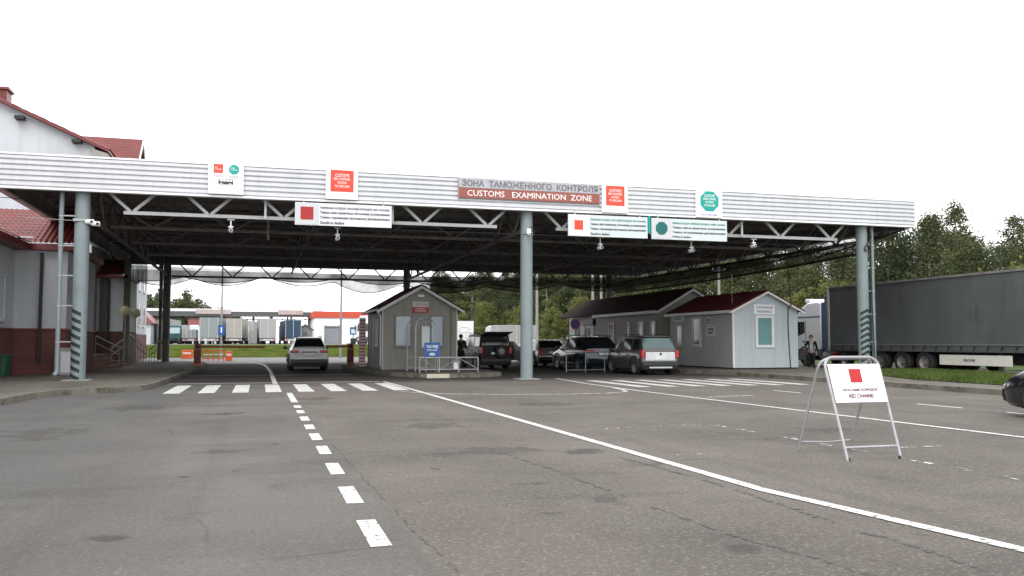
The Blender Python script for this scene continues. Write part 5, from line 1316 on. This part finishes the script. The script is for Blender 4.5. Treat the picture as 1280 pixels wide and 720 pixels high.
m = MB(); i = 0
za, zb = .665, 1.125
P = lambda x, z, o: (x, fy(z) - o * math.cos(tilt), z + o * math.sin(tilt))
xl, xr = -.375, .355
m.v = [P(xl - .01, za, .026), P(xr, za, .026), P(xr, zb, .026), P(xl - .02, zb, .026), P(xl - .01, za, .020), P(xr, za, .020), P(xr, zb, .020), P(xl - .02, zb, .020)]
m.f = [(0, 1, 2, 3), (7, 6, 5, 4), (1, 0, 4, 5), (2, 1, 5, 6), (3, 2, 6, 7), (0, 3, 7, 4)]
m.build("panel", SIGN_W, A, bevel=.002)
m = MB(); m.quad(P(-.115, .90, .029), P(.055, .90, .029), P(.055, 1.065, .029), P(-.115, 1.065, .029)); m.build("red_square", mat("folding_sign_red", (.40, .012, .010), .5), A)
TXT_F = mat("lettering_crimson", (0.10, 0.008, 0.02), 0.6, var=0.05)
rt = (R(90) - tilt, 0, 0)
p = P(-.005, .815, .030); text("КРАСНЫЙ КОРИДОР", TXT_F, A, *p, .50, .054, depth=.002, bold=.02, rot=rt)
p = P(-.005, .74, .030); text("RED CHANNEL", TXT_F, A, *p, .36, .05, depth=.002, bold=.02, rot=rt)
for k, (px, pz) in enumerate(((-.37, .0), (.355, .0))): MB().tube([(px, fy(0) if True else 0, 0), (px, fy(.03), .035)], .021, 8).build("rubber_foot", BLACK, A)

# ------------------------------------------------------------------ barriers and lane furniture
def barrier(x, y, z, dirx, length, label, sag=0.0):
    r = thing("barrier_gate", label, "barrier", (x, y, z))
    MB().box(-.17, .17, -.2, .2, 0, 1.16).build("cabinet", BARRIER, r, bevel=.02)
    MB().box(-.18, .18, -.21, .21, 1.16, 1.2).build("cap", TRIM_R, r, bevel=.01)
    MB().box(-.172, .172, -.204, -.2, .15, .85).build("door_panel", TRIM_R, r)
    a = MB().bar((dirx * .15, -.25, 1.04), (dirx * length, -.25, 1.0 - sag), .05, .11).build("arm", mat("arm_dark_red", (.3, .06, .035), .5), r)
    m = MB()
    for k in range(int(length / .9)): m.bar((dirx * (.6 + .9 * k), -.25, 1.035 - .03 * (k + .5) / length), (dirx * (1.0 + .9 * k), -.25, 1.03 - .03 * (k + 1) / length), .054, .114)
    MB().lathe([(0, -.08), (.1, -.08), (.1, .1), (0, .1)], (0, -.2, 1.04), 'y', 14).build("pivot", BLACK, r, True)
    return r
barrier(-3.07, 48.9, .144, 1, 3.4, "rusty orange barrier cabinet on the left pavement with its arm lowered over the lane")
barrier(4.85, 48.9, .144, -1, 3.3, "rusty orange barrier cabinet beside the booth, its arm lowered in front of the white SUV")
for x, y, w_, lab in ((-5.9, 80.5, .95, "orange plastic road block behind the left barrier, the farther one"), (-2.15, 70, .5, "orange plastic road block right of the small orange fence")):
    r = thing("road_block", lab, "road block", (x, y, 0))
    MB().prism([(-w_ * .5, 0), (w_ * .5, 0), (w_ * .5, .2), (w_ * .46, .75), (-w_ * .46, .75), (-w_ * .5, .2)], 'y', -.22, .22).build("body", ORANGE, r, bevel=.03)
    MB().box(-w_ * .35, w_ * .35, -.225, -.221, .4, .55).build("reflector", SIGN_W, r)
r = thing("orange_fence", "low orange and white lattice road barrier in the far lane", "fence", (-3.2, 68.5, 0))
for z in (.2, .5, .8): MB().bar((-.75, 0, z), (.75, 0, z), .04, .08).build("rail", ORANGE if z != .5 else SIGN_W, r)
for x in (-.72, -.36, 0, .36, .72): MB().bar((x, 0, 0), (x, 0, .84), .06).build("post", ORANGE, r)
def lamp_post(x, y, h, label, arm=1.2, dirx=1, sign=False, mt=TUBE_D, group=None):
    z0 = ground_h(x, y); r = thing("lamp_post", label, "lamp post", (x, y, z0), group=group)
    MB().tube([(0, 0, 0), (0, 0, h * .5), (0, 0, h)], [.1, .085, .06], 8).build("pole", mt, r, True)
    if arm:
        MB().tube([(0, 0, h), (dirx * arm * .4, 0, h + .35), (dirx * arm, 0, h + .45)], .04, 6).build("arm", mt, r, True)
        MB().prism([(dirx * arm * .9, h + .38), (dirx * (arm + .7), h + .43), (dirx * (arm + .7), h + .53), (dirx * arm * .9, h + .53)], 'y', -.14, .14).build("lamp_head", SIGN_GREY, r, bevel=.03)
    if sign:
        s = MB().box(-.3, .3, -.1, -.07, 2.1, 3.0).build("sign_plate", BLUE_S, r); MB().box(-.06, .06, -.105, -.101, 2.3, 2.8).build("sign_symbol", SIGN_W, s)
    return r
lamp_post(-3.35, 85.8, 11, "tall thin lamp post with a small blue sign in the far grass, left lane", 0, sign=True)
lamp_post(33.6, 140, 8.0, "lamp post with curved arm before the far trees, right of the booth", 1.6, -1)
lamp_post(6.9, 78, 13, "thin tall mast between the booth roof and the white warehouse", 0)
lamp_post(-27.5, 200, 13, "faint lamp post before the far tree line on the left", 1.5, -1)
def conc_pole(x, y, h, label):
    r = thing("utility_pole", label, "pole", (x, y, ground_h(x, y)))
    MB().tube([(0, 0, 0), (0, 0, h)], [.16, .11], 8).build("pole", CONC, r, True)
    MB().bar((-.7, 0, h - .5), (.7, 0, h - .5), .09).build("crossarm", TUBE_D, r)
    for x_ in (-.6, 0.02, .6): MB().lathe([(0, 0), (.05, .0), (.06, .1), (.03, .18), (0, .18)], (x_, 0, h - .45), n=8).build("insulator", PLASTIC_W, r)
    return r
conc_pole(25.9, 81, 9.5, "pale concrete pole just right of the central column, before the trees")
conc_pole(31.5, 80.5, 10, "pale concrete pole seen under the far net above the maroon roof, left of a pair")
conc_pole(33.0, 82, 10, "pale concrete pole seen under the far net above the maroon roof, right of a pair")
conc_pole(40.6, 72.0, 8.5, "pale concrete pole among the trees behind the white kiosk")
r = thing("no_parking_sign", "round blue and red no-parking sign on a post by the striped cabin", "road sign", (19.3, 52.4, .144))
MB().tube([(0, 0, 0), (0, 0, 2.75)], .035, 8).build("post", TUBE, r, True)
o = MB().lathe([(0, -.02), (.34, -.02), (.34, .0), (0, .0)], (0, -.04, 2.4), 'y', 24).build("rim", RED_S, r)
MB().lathe([(0, -.004), (.27, -.004), (.27, .0)], (0, -.06, 2.4), 'y', 24).build("blue_disc", mat("no_parking_blue", (.05, .12, .5), .4), o)
MB().bar((-.19, -.067, 2.59), (.19, -.067, 2.21), .004, .045).build("red_bar", RED_S, o)

# ------------------------------------------------------------------ people
def skin_chain(name, pts, edges, mt, parent, sub=2, root=0):
    """pts: (x,y,z,r) ; grown into one continuous surface"""
    me = bpy.data.meshes.new(name); me.from_pydata([p[:3] for p in pts], edges, []); me.materials.append(mt)
    o = bpy.data.objects.new(name, me); COL.objects.link(o)
    sk = o.modifiers.new("skin", 'SKIN'); sk.use_smooth_shade = True
    for v, p in zip(me.skin_vertices[0].data, pts): v.radius = (p[3], p[3] if len(p) < 5 else p[4]); v.use_root = False
    me.skin_vertices[0].data[root].use_root = True
    sb = o.modifiers.new("subd", 'SUBSURF'); sb.levels = sub; sb.render_levels = sub
    dg = bpy.context.evaluated_depsgraph_get(); dg.update()
    nm = bpy.data.meshes.new_from_object(o.evaluated_get(dg)); o.modifiers.clear(); o.data = nm
    for p in nm.polygons: p.use_smooth = True
    nm.materials.clear(); nm.materials.append(mt); o.parent = parent; return o
def person(label, loc, rz, top_m, leg_m, armL, armR, shirt=None, coat=0.0, H=1.76):
    """armL/armR: (elbow, wrist, hand-tip) points, figure faces -y"""
    r = thing("person", label, "person", loc, rz); s = H / 1.76
    hip, kn, an = .92, .5, .08
    pts = [(0, 0, 0.96, .13, .10), (0, 0, 1.12, .125, .095), (0, 0, 1.30, .15, .10), (0, 0, 1.44, .13, .085), (0, 0, 1.53, .05), (0, -.015, 1.585, .062, .075), (0, -.02, 1.66, .075, .092), (0, -.012, 1.72, .055, .07)]
    E_ = [(k, k + 1) for k in range(7)]
    for sd in (-1, 1):
        b = len(pts); pts += [(sd * .095, 0, .88, .085), (sd * .105, -.01, .5, .055), (sd * .11, .02, .1, .038), (sd * .115, -.1, .045, .04, .03), (sd * .12, -.17, .035, .03, .022)]
        E_ += [(0, b), (b, b + 1), (b + 1, b + 2), (b + 2, b + 3), (b + 3, b + 4)]
    arms = []
    for sd, A_ in ((-1, armL), (1, armR)):
        b = len(pts); e, w_, h_ = A_; hv = (Vector(h_) - Vector(w_)); hv.normalize(); sidev = hv.cross(Vector((0, 1, .3))).normalized()
        pts += [(sd * .185, 0, 1.42, .058), (*e, .043), (*w_, .028), (*(Vector(w_) + hv * .08), .034, .02)]
        E_ += [(3, b), (b, b + 1), (b + 1, b + 2), (b + 2, b + 3)]; arms.append((sd, e, w_))
        for q, (off, ln) in enumerate(((-.03, .075), (-.01, .085), (.01, .08), (.03, .062))):
            k = len(pts); p0 = Vector(w_) + hv * .09 + sidev * off; pts += [(*(p0 + hv * ln * .5), .0095), (*(p0 + hv * ln + Vector((0, -.02, 0))), .008)]
            E_ += [(b + 3, k), (k, k + 1)]
        k = len(pts); p0 = Vector(w_) + hv * .03 - sidev * .045; pts += [(*p0, .011), (*(p0 + hv * .05 - sidev * .012), .009)]; E_ += [(b + 2, k), (k, k + 1)]
    skin_chain("body", pts, E_, SKIN, r)
    # face and hair
    hr = MB().lathe([(0, .118), (.05, .108), (.085, .075), (.1, .02), (.098, -.03), (.085, -.06)], (0, .012, 1.665), n=18).build("hair", HAIR, r, True)
    for v in hr.data.vertices:
        if v.co.y < -.03 and v.co.z < 1.71: v.co.y = -.03 + (v.co.y + .03) * .2
    nose = MB().prism([(-.105, 1.635), (-.13, 1.63), (-.105, 1.68)], 'x', -.013, .013).build("nose", SKIN, r, bevel=.004)
    for sd in (-1, 1):
        MB().lathe([(0, -.008), (.008, -.006), (.01, 0), (0, .004)], (sd * .032, -.107, 1.685), 'y', 8).build("eye", BLACK, r)
        MB().lathe([(0, -.01), (.026, -.008), (.03, .004), (0, .012)], (sd * .085, .0, 1.665), 'x', 10).build("ear", SKIN, r, True)
    MB().box(-.026, .026, -.102, -.096, 1.603, 1.611).build("mouth", TXT_R, r)
    # clothes follow the body a little larger
    tp = [(0, 0, .93, .155, .125), (0, 0, 1.12, .15, .118), (0, 0, 1.30, .172, .12), (0, 0, 1.44, .15, .1), (0, 0, 1.5, .075, .07)]; te = [(0, 1), (1, 2), (2, 3), (3, 4)]
    for sd, e, w_ in arms:
        b = len(tp); wv = Vector(e).lerp(Vector(w_), .92); tp += [(sd * .19, 0, 1.415, .075), (*e, .06), (*wv, .045)]; te += [(3, b), (b, b + 1), (b + 1, b + 2)]
    skin_chain("jacket", tp, te, top_m, r)
    if coat: MB().lathe([(.17, 1.0), (.19, .8), (.2, coat)], (0, 0, 0), n=18).build("coat_skirt", top_m, r, True)
    lp = [(0, 0, .95, .14, .115)]; le = []
    for sd in (-1, 1):
        b = len(lp); lp += [(sd * .097, 0, .84, .105), (sd * .105, -.01, .5, .075), (sd * .11, .02, .09, .06)]; le += [(0, b), (b, b + 1), (b + 1, b + 2)]
    skin_chain("trousers", lp, le, leg_m, r)
    for sd in (-1, 1): MB().prism([(.07, 0), (-.2, 0), (-.21, .04), (-.1, .085), (.06, .09)], 'x', sd * .115 - .048, sd * .115 + .048).build("shoe", BLACK, r, bevel=.015)
    if shirt:
        MB().prism([(-.075, 1.46), (.075, 1.46), (.09, 1.2), (.085, .95), (-.085, .95), (-.09, 1.2)], 'y', -.142, -.10).build("shirt_front", shirt, r, bevel=.012)
    r.scale = (s, s, s); return r
COATM = mat("black_coat_cloth", (.012, .012, .014), .9, var=.2); TROU = mat("dark_trouser_cloth", (.018, .018, .022), .9, var=.2)
person("man in a long black coat standing by the dark red wagon, seen from behind", (9.95, 43.9, 0.0), R(150), COATM, TROU, ((-.24, -.02, 1.14), (-.15, -.22, 1.12), (-.05, -.3, 1.15)), ((.25, .0, 1.14), (.2, -.16, 1.0), (.15, -.25, .95)), coat=.55, H=1.8)
person("man in dark jacket and pale shirt, hand at his face, before the white lorry cab", (26.95, 38.6, .0), R(-32), COATM, TROU, ((-.30, -.12, 1.22), (-.1, -.22, 1.48), (-.03, -.15, 1.58)), ((.27, .06, 1.14), (.24, -.1, .92), (.22, -.14, .82)), shirt=mat("pale_shirt_cloth", (.4, .4, .4), .9), H=1.76)

# ------------------------------------------------------------------ far yard: lorries, second canopy, warehouse, houses
def far_lorry(label, px, Y, W, H, body, z0=.95, L=9.0, rz=0.0, cab=None):
    """box lorry seen from behind; px = x position"""
    r = thing("parked_lorry", label, "lorry", (px, Y, 1.1), rz)
    MB().box(-W / 2, W / 2, 0, L, z0, H).build("box_body", body, r, bevel=.04)
    m = MB()
    for x in (-W / 2 + .06, -.03, W / 2 - .12): m.box(x, x + .06, -.03, -.001, z0 + .05, H - .05)
    m.build("door_bars", SIGN_GREY, r)
    MB().box(-W / 2, W / 2, -.06, .04, .55, .85).build("rear_bumper", STEEL_L, r)
    for sd in (-1, 1): MB().box(sd * W * .38 - .16, sd * W * .38 + .16, -.075, -.061, .62, .78).build("tail_lamp", LAMP_R, r)
    MB().box(-.4, .4, .2, L + .4, .6, .93).build("chassis", CHASSIS, r)
    for yy in (1.2, 2.5, L + 1.2):
        for sd in (-1, 1): MB().lathe([(0, -.16), (.48, -.16), (.5, .16), (0, .16)], (sd * (W / 2 - .2), yy, .5), 'x', 18).build("wheel", RUBBER, r)
    MB().prism([(L + .3, .5), (L + 2.3, .5), (L + 2.3, 1.6), (L + 2.0, 2.9), (L + .5, 3.1), (L + .3, 3.0)], 'x', -W / 2 + .03, W / 2 - .03).build("cab", cab or CAB_W, r, bevel=.08)
    return r
LG = mat("pale_grey_lorry_box", (.20, .225, .225), .6, var=.05); LW = mat("white_lorry_box", (.30, .30, .295), .5, var=.06, dirt=(.3, .29, .26), dscale=.8); LCR = mat("cream_lorry_box", (.31, .295, .26), .5, var=.06, dirt=(.3, .27, .23), dscale=.8)
LB = mat("blue_lorry_tarp", (.022, .05, .085), .5, var=.08); LT = mat("teal_cab_paint", (.015, .07, .08), .4, var=.05)
far_lorry("white box lorry half hidden behind the dark left column, far yard", -14.6, 150, 1.9, 4.0, LW, rz=R(-6))
r = thing("truck_tractor", "teal tractor unit without trailer in the far yard, beside the big grey lorry", "lorry", (-12.75, 146, 1.1))
MB().prism([(0, .9), (1.9, .9), (1.95, 1.7), (1.7, 2.9), (.2, 2.95), (0, 2.8)], 'x', -1.1, 1.1).build("cab", LT, r, bevel=.08); MB().box(-.5, .5, -3.5, .1, .6, .95).build("chassis", CHASSIS, r)
MB().box(-.9, .9, -.03, -.001, 1.7, 2.6).build("rear_window", GLASS_B, r)
for yy in (-2.6, 1.1):
    for sd in (-1, 1): MB().lathe([(0, -.2), (.5, -.2), (.5, .2), (0, .2)], (sd * .95, yy, .5), 'x', 18).build("wheel", RUBBER, r)
far_lorry("small pale lorry between the teal tractor and the grey lorry, far yard", -11.9, 152, 1.3, 3.1, LW, L=5)
far_lorry("low grey trailer left of the big pale grey lorry, far yard", -10.05, 144, 1.4, 2.3, LG, L=6)
far_lorry("big pale grey lorry, largest box in the far yard", -7.15, 138, 2.75, 4.0, LG, rz=R(-5))
far_lorry("white lorry squeezed between the big grey one and the cream one, far yard", -5.6, 150, 2.3, 3.9, LW, rz=R(-4))
far_lorry("cream white lorry right behind the thin lamp post, far yard", -3.6, 139, 2.3, 3.9, LCR, rz=R(-5))
far_lorry("white lorry standing behind the cream one, far yard", -2.05, 152, 2.3, 3.9, LW, rz=R(-4))
far_lorry("white lorry with three door bars in the middle of the far yard", 1.35, 138, 2.45, 3.9, LW, rz=R(3))
far_lorry("blue tarpaulin lorry right above the white SUV, far yard", 5.1, 139, 2.5, 3.7, LB, rz=R(4))
r = thing("container", "low white container between the cream lorry and the grey hut, far yard", "container", (-.85, 141, 1.1))
MB().box(-.6, .6, 0, 3, .1, 2.25).build("body", LW, r, bevel=.03); MB().box(-.55, .55, .1, 2.9, 0, .1).build("base", CHASSIS, r)
def hut(label, x, y, w_, hw, hr, mt):
    r = thing("hut", label, "hut", (x, y, 1.1))
    MB().prism([(-w_ / 2, 0), (w_ / 2, 0), (w_ / 2, hw), (0, hr), (-w_ / 2, hw)], 'y', 0, 4).build("wall", mt, r)
    m = MB()
    for s in (-1, 1): m.prism([(0, hr + .12), (s * (w_ / 2 + .2), hw - .05), (s * (w_ / 2 + .2), hw - .15), (0, hr + .01)], 'y', -.3, 4.3)
    m.build("roof", STEEL_D, r); MB().box(-.35, .35, -.03, -.001, .9, 1.9).build("window", GLASS_W, r)
HUTG = mat("grey_hut_wall", (.2, .21, .215), .7, var=.08)
hut("small grey hut behind the white container, far yard", .35, 145, 1.5, 2.2, 3.0, HUTG)
hut("grey gabled hut between the blue lorry and the white warehouse, far yard", 7.0, 141, 2.2, 2.3, 3.1, HUTG)
FC = thing("far_canopy", "long flat canopy over the lorry bays across the far yard", "canopy", (-5, 165, 1.1))
def fc(o): return sh(o, FC)
fc(MB().box(-36, 11, 160, 161, 5.9, 6.75).build("fascia", mat("far_fascia", (.085, .085, .09), .6, var=.15), FC))
fc(MB().box(-36, 11, 159.9, 161, 6.75, 7.2).build("fascia_trim", FASC_EDGE, FC))
fc(MB().box(-36, 11, 161, 182, 6.75, 7.0).build("roof_deck", STEEL_D, FC))
for xa, xb in ((-10.5, -4.7), (3.2, 7.5)): fc(MB().box(xa, xb, 159.8, 159.89, 6.3, 7.1).build("sign_board", mat("far_faded_sign", (.4, .33, .31), .6), FC))
for x in (-32, -24, -16.5, -8.5, -1, 2.2, 5.5, 9.6):
    for yy in (161.5, 181): fc(MB().tube([(x, yy, 1.1), (x, yy, 6.8)], .17, 8).build("column", STEEL_D, FC))
m = MB()
for k in range(24): m.bar((-36 + 2 * k, 161.6, 5.5), (-35 + 2 * k, 161.6, 6.6), .1).bar((-35 + 2 * k, 161.6, 6.6), (-34 + 2 * k, 161.6, 5.5), .1)
m.bar((-36, 161.6, 5.45), (11, 161.6, 5.45), .16); fc(m.build("truss", STEEL_D, FC))
WH = thing("warehouse", "white warehouse with an orange-red roof band and grey roller door", "warehouse", (13, 150, 1.1))
def wh(o): return sh(o, WH)
wh(MB().box(8.95, 24, 150, 166, 1.1, 5.55).build("wall", mat("bright_white_wall", (.8, .8, .8), .7, var=.02), WH)); wh(MB().box(8.7, 24.3, 149.75, 166.3, 5.55, 6.6).build("roof_band", mat("orange_red_band", (.5, .07, .035), .5, var=.08), WH))
d = wh(MB().box(10.7, 13.0, 149.93, 149.99, 1.15, 4.2).build("roller_door", mat("grey_roller_door", (.22, .23, .25), .5), WH))
m = MB()
for k in range(5): m.box(10.75 + .46 * k, 11.08 + .46 * k, 149.9, 149.929, 3.75, 3.98)
wh(m.build("door_windows", GLASS_W, d)); wh(MB().box(10.55, 10.69, 149.9, 149.99, 1.15, 4.3).box(13.01, 13.15, 149.9, 149.99, 1.15, 4.3).build("door_frame", STEEL_D, d))
r = thing("blue_sign", "blue sign on a post before the white warehouse", "sign", (13.1, 128, 1.1))
MB().box(-.5, .5, -.04, .04, 1.4, 2.5).build("board", BLUE_S, r); MB().box(-.3, .3, -.046, -.041, 1.6, 2.2).build("symbol", SIGN_PALE, r); MB().box(-.08, .08, .05, .1, 0, 2.3).build("post", TUBE_D, r); MB().box(-.4, .4, -.1, .1, 0, .9).build("base", CHASSIS, r)
tr = tractor("white lorry cab facing the yard right of the warehouse door, far yard", (14.4, 122, 1.1), R(160), CAB_W, STEEL_L)
far_lorry("white delivery lorry beyond the dark red wagon, before the trees", 29.6, 100.5, 5.0, 3.1, LW, z0=.8, L=2.4, rz=R(4)).location.z = .35
def house(label, x, y, z, w_, d_, hw, hr, name="house"):
    r = thing(name, label, "house", (x, y, z))
    MB().prism([(-w_ / 2, 0), (w_ / 2, 0), (w_ / 2, hw), (0, hr - .1), (-w_ / 2, hw)], 'y', 0, d_).build("wall", WALL_W, r)
    m = MB()
    for s in (-1, 1): m.prism([(0, hr), (s * (w_ / 2 + .5), hw - .25), (s * (w_ / 2 + .5), hw - .4), (0, hr - .15)], 'y', -.5, d_ + .5)
    m.build("roof", TILE, r)
    for x_ in (-w_ / 4, w_ / 4): MB().box(x_ - .5, x_ + .5, -.04, -.001, 1.2, 2.5).build("window", GLASS_W, r)
    return r
r = thing("house", "small white house with red hipped roof left of the far canopy", "house", (-17.5, 146, 1.1))
MB().box(-4, 1.4, 0, 10, 0, 3.3).build("wall", WALL_W, r)
m = MB(); m.v = [(-4.6, -.5, 3.2), (2.0, -.5, 3.2), (2.0, 10.5, 3.2), (-4.6, 10.5, 3.2), (-1.6, 3, 6.2), (-1.0, 7, 6.2)]; m.f = [(0, 1, 4), (1, 2, 5, 4), (2, 3, 5), (3, 0, 4, 5), (3, 2, 1, 0)]; m.build("roof", TILE, r)
MB().box(-.6, .1, -.04, -.001, 1.8, 2.6).build("window", GLASS_W, r)
r = thing("house", "house with red roof glimpsed behind the lorries under the far canopy", "house", (-11.5, 215, 1.1))
MB().box(-4, 4, 0, 8, 0, 3.2).build("wall", WALL_W, r); MB().prism([(-.4, 3.1), (4, 6.0), (8.4, 3.1)], 'x', -4.4, 4.4).build("roof", TILE, r)

# ------------------------------------------------------------------ trees
import numpy as np
def crown_mesh(name, mt, seed, h0, h1, rad, n_cl, per, leaf, shape, drop=0.0):
    rg = np.random.default_rng(seed); V = []; T = []
    for c in range(n_cl):
        u = rg.random() ** .85; z = h0 + (h1 - h0) * u
        if shape == 'birch': rr = rad * (0.28 + .72 * math.sin(math.pi * min(1, (u * .93 + .1))) ** .8) * (1 - .55 * u)
        elif shape == 'round': rr = rad * math.sqrt(max(.05, 1 - (2 * u - .85) ** 2 * .9))
        else: rr = rad * (1 - .72 * u)
        a = rg.random() * 6.283; q = rr * math.sqrt(rg.random()) * (1 + .25 * math.sin(3 * a + seed))
        cx, cy = q * math.cos(a), q * math.sin(a); cs = rad * rg.uniform(.13, .30); tint = rg.random() * .62
        n = int(per * rg.uniform(.6, 1.4))
        p = rg.normal(0, 1, (n, 3)) * np.array([cs, cs, cs * .62]) * .75 + np.array([cx, cy, z])
        p[:, 2] -= drop * rg.random(n) * cs * 2
        d1 = rg.normal(0, 1, (n, 3)); d1 /= np.linalg.norm(d1, axis=1)[:, None]
        d2 = np.cross(d1, rg.normal(0, 1, (n, 3))); d2 /= np.linalg.norm(d2, axis=1)[:, None]
        s = leaf * rg.uniform(.6, 1.4, (n, 1))
        q4 = np.stack([p - d1 * s, p - d2 * s * .55, p + d1 * s, p + d2 * s * .55], 1)
        V.append(q4.reshape(-1, 3)); T.append(np.clip(np.repeat(tint + rg.normal(0, .09, n), 4), 0, 1))
    V = np.concatenate(V).astype(np.float32); T = np.concatenate(T).astype(np.float32); n = len(V) // 4
    me = bpy.data.meshes.new(name); me.vertices.add(len(V)); me.vertices.foreach_set('co', V.ravel())
    me.loops.add(4 * n); me.loops.foreach_set('vertex_index', np.arange(4 * n, dtype=np.int32))
    me.polygons.add(n); me.polygons.foreach_set('loop_start', np.arange(n, dtype=np.int32) * 4); me.polygons.foreach_set('loop_total', np.full(n, 4, np.int32))
    me.update(); me.validate(); at = me.attributes.new("tint", 'FLOAT', 'POINT'); at.data.foreach_set('value', T)
    me.materials.append(mt); return me
def trunk_mesh(name, mt, seed, H, r0, limbs, spread):
    rg = random.Random(seed); m = MB(); pts = [(rg.uniform(-.02, .02) * H * k / 6, rg.uniform(-.02, .02) * H * k / 6, H * k / 6) for k in range(7)]
    m.tube(pts, [r0 * (1 - .13 * k) for k in range(7)], 7)
    for k in range(limbs):
        z = H * rg.uniform(.28, .9); a = rg.uniform(0, 6.28); L = spread * rg.uniform(.5, 1) * (1.15 - z / H)
        b = Vector((pts[int(z / H * 6)][0], pts[int(z / H * 6)][1], z)); e = b + Vector((math.cos(a) * L, math.sin(a) * L, L * rg.uniform(.3, .9)))
        mid = b.lerp(e, .5) + Vector((0, 0, -.1 * L)); m.tube([b, mid, e], [r0 * .35, r0 * .22, r0 * .08], 5)
    me = bpy.data.meshes.new(name); me.from_pydata(m.v, [], m.f); me.materials.append(mt)
    for p in me.polygons: p.use_smooth = True
    return me
KINDS = {'birch': [], 'alder': [], 'bush': [], 'far': []}
for k in range(4):
    KINDS['birch'].append((trunk_mesh("trunk", BARK_W, k, 12.5, .14, 14, 2.2), crown_mesh("crown", LEAF_A, 10 + k, 2.6, 13.4, 2.3, 90, 85, .10, 'birch', .7)))
    KINDS['alder'].append((trunk_mesh("trunk", BARK, 20 + k, 10.5, .16, 12, 2.4), crown_mesh("crown", LEAF_B, 30 + k, 2.0, 12.0, 2.8, 110, 85, .11, 'round', .2)))
for k in range(3):
    KINDS['bush'].append((trunk_mesh("trunk", BARK, 40 + k, 3.2, .06, 8, 1.4), crown_mesh("crown", LEAF_C, 50 + k, .3, 4.6, 1.9, 60, 90, .09, 'cone', 0)))
for k in range(2): KINDS['far'].append((trunk_mesh("trunk", BARK, 60 + k, 11, .2, 4, 2.0), crown_mesh("crown", LEAF_B, 70 + k, .5, 14.5, 4.2, 60, 40, .34, 'round', 0)))
rt_ = random.Random(11)
def plant(kind, x, y, s, label, group, name=None, cat='tree'):
    tm, cm = rt_.choice(KINDS[kind])
    r = thing(name or {'birch': 'birch_tree', 'alder': 'broadleaf_tree', 'bush': 'shrub', 'far': 'broadleaf_tree'}[kind], label, cat, (x, y, ground_h(x, y) - .05), rt_.uniform(0, 6.28), group)
    ws = 1.0 if kind in ('bush', 'far') else 1.22
    r.scale = (s * ws * rt_.uniform(.85, 1.15), s * ws * rt_.uniform(.85, 1.15), s * rt_.uniform(.84, 1.14))
    for nm, me in (('trunk', tm), ('crown', cm)):
        o = bpy.data.objects.new(nm, me); COL.objects.link(o); o.parent = r
# wood behind the lorries, curving round behind the cabins towards the booth
def edge(t):
    P = [(44, 22), (45, 40), (46, 60), (46, 80), (43, 100), (38.5, 118), (34, 138), (30.5, 160), (30, 180)]
    t = t * (len(P) - 1); k = min(int(t), len(P) - 2); f = t - k
    return Vector((P[k][0] * (1 - f) + P[k + 1][0] * f, P[k][1] * (1 - f) + P[k + 1][1] * f, 0)), (Vector(P[k + 1]) - Vector(P[k])).normalized()
for row, (off, n, kinds) in enumerate(((1.5, 42, 'aab'), (4.5, 40, 'ba'), (8.5, 34, 'aab'), (13, 28, 'ba'))):
    for k in range(n):
        p, d = edge((k + .5 + rt_.uniform(-.35, .35)) / n); nrm = Vector((d.y, -d.x)); o = off + rt_.uniform(-1.2, 1.2)
        x, y = p.x + nrm.x * o, p.y + nrm.y * o; b = kinds[k % len(kinds)] == 'b'
        s = rt_.uniform(.72, .98) * (1.0 if b else .93) * (1.0 + .1 * math.sin(k * 1.7) + (.12 if y > 75 else 0))
        if b: plant('birch', x, y, s, "slender birch with loose hanging foliage in the wood behind the lorries and cabins", "birches in the wood behind the lorries")
        else: plant('alder', x, y, s, "darker broadleaf tree with dense crown in the wood behind the lorries and cabins", "broadleaf trees in the wood behind the lorries")
for k in range(84):
    p, d = edge((k + .5 + rt_.uniform(-.4, .4)) / 84); nrm = Vector((d.y, -d.x)); o = rt_.uniform(-2.2, .8)
    plant('bush', p.x + nrm.x * o, p.y + nrm.y * o, rt_.uniform(.7, 1.35), "light green young shrub at the front edge of the wood behind the lorries", "shrubs along the edge of the wood", cat='shrub')
for k in range(80):
    x = -85 + k * 1.0 + rt_.uniform(-.6, .6); s = rt_.uniform(.86, 1.06) * (1.12 if x < -30 else max(.42, 1.12 - (x + 30) * .021))
    plant('far', x, 300 + rt_.uniform(-14, 14), s, "distant tree of the dark tree line beyond the far canopy", "trees on the far left horizon")
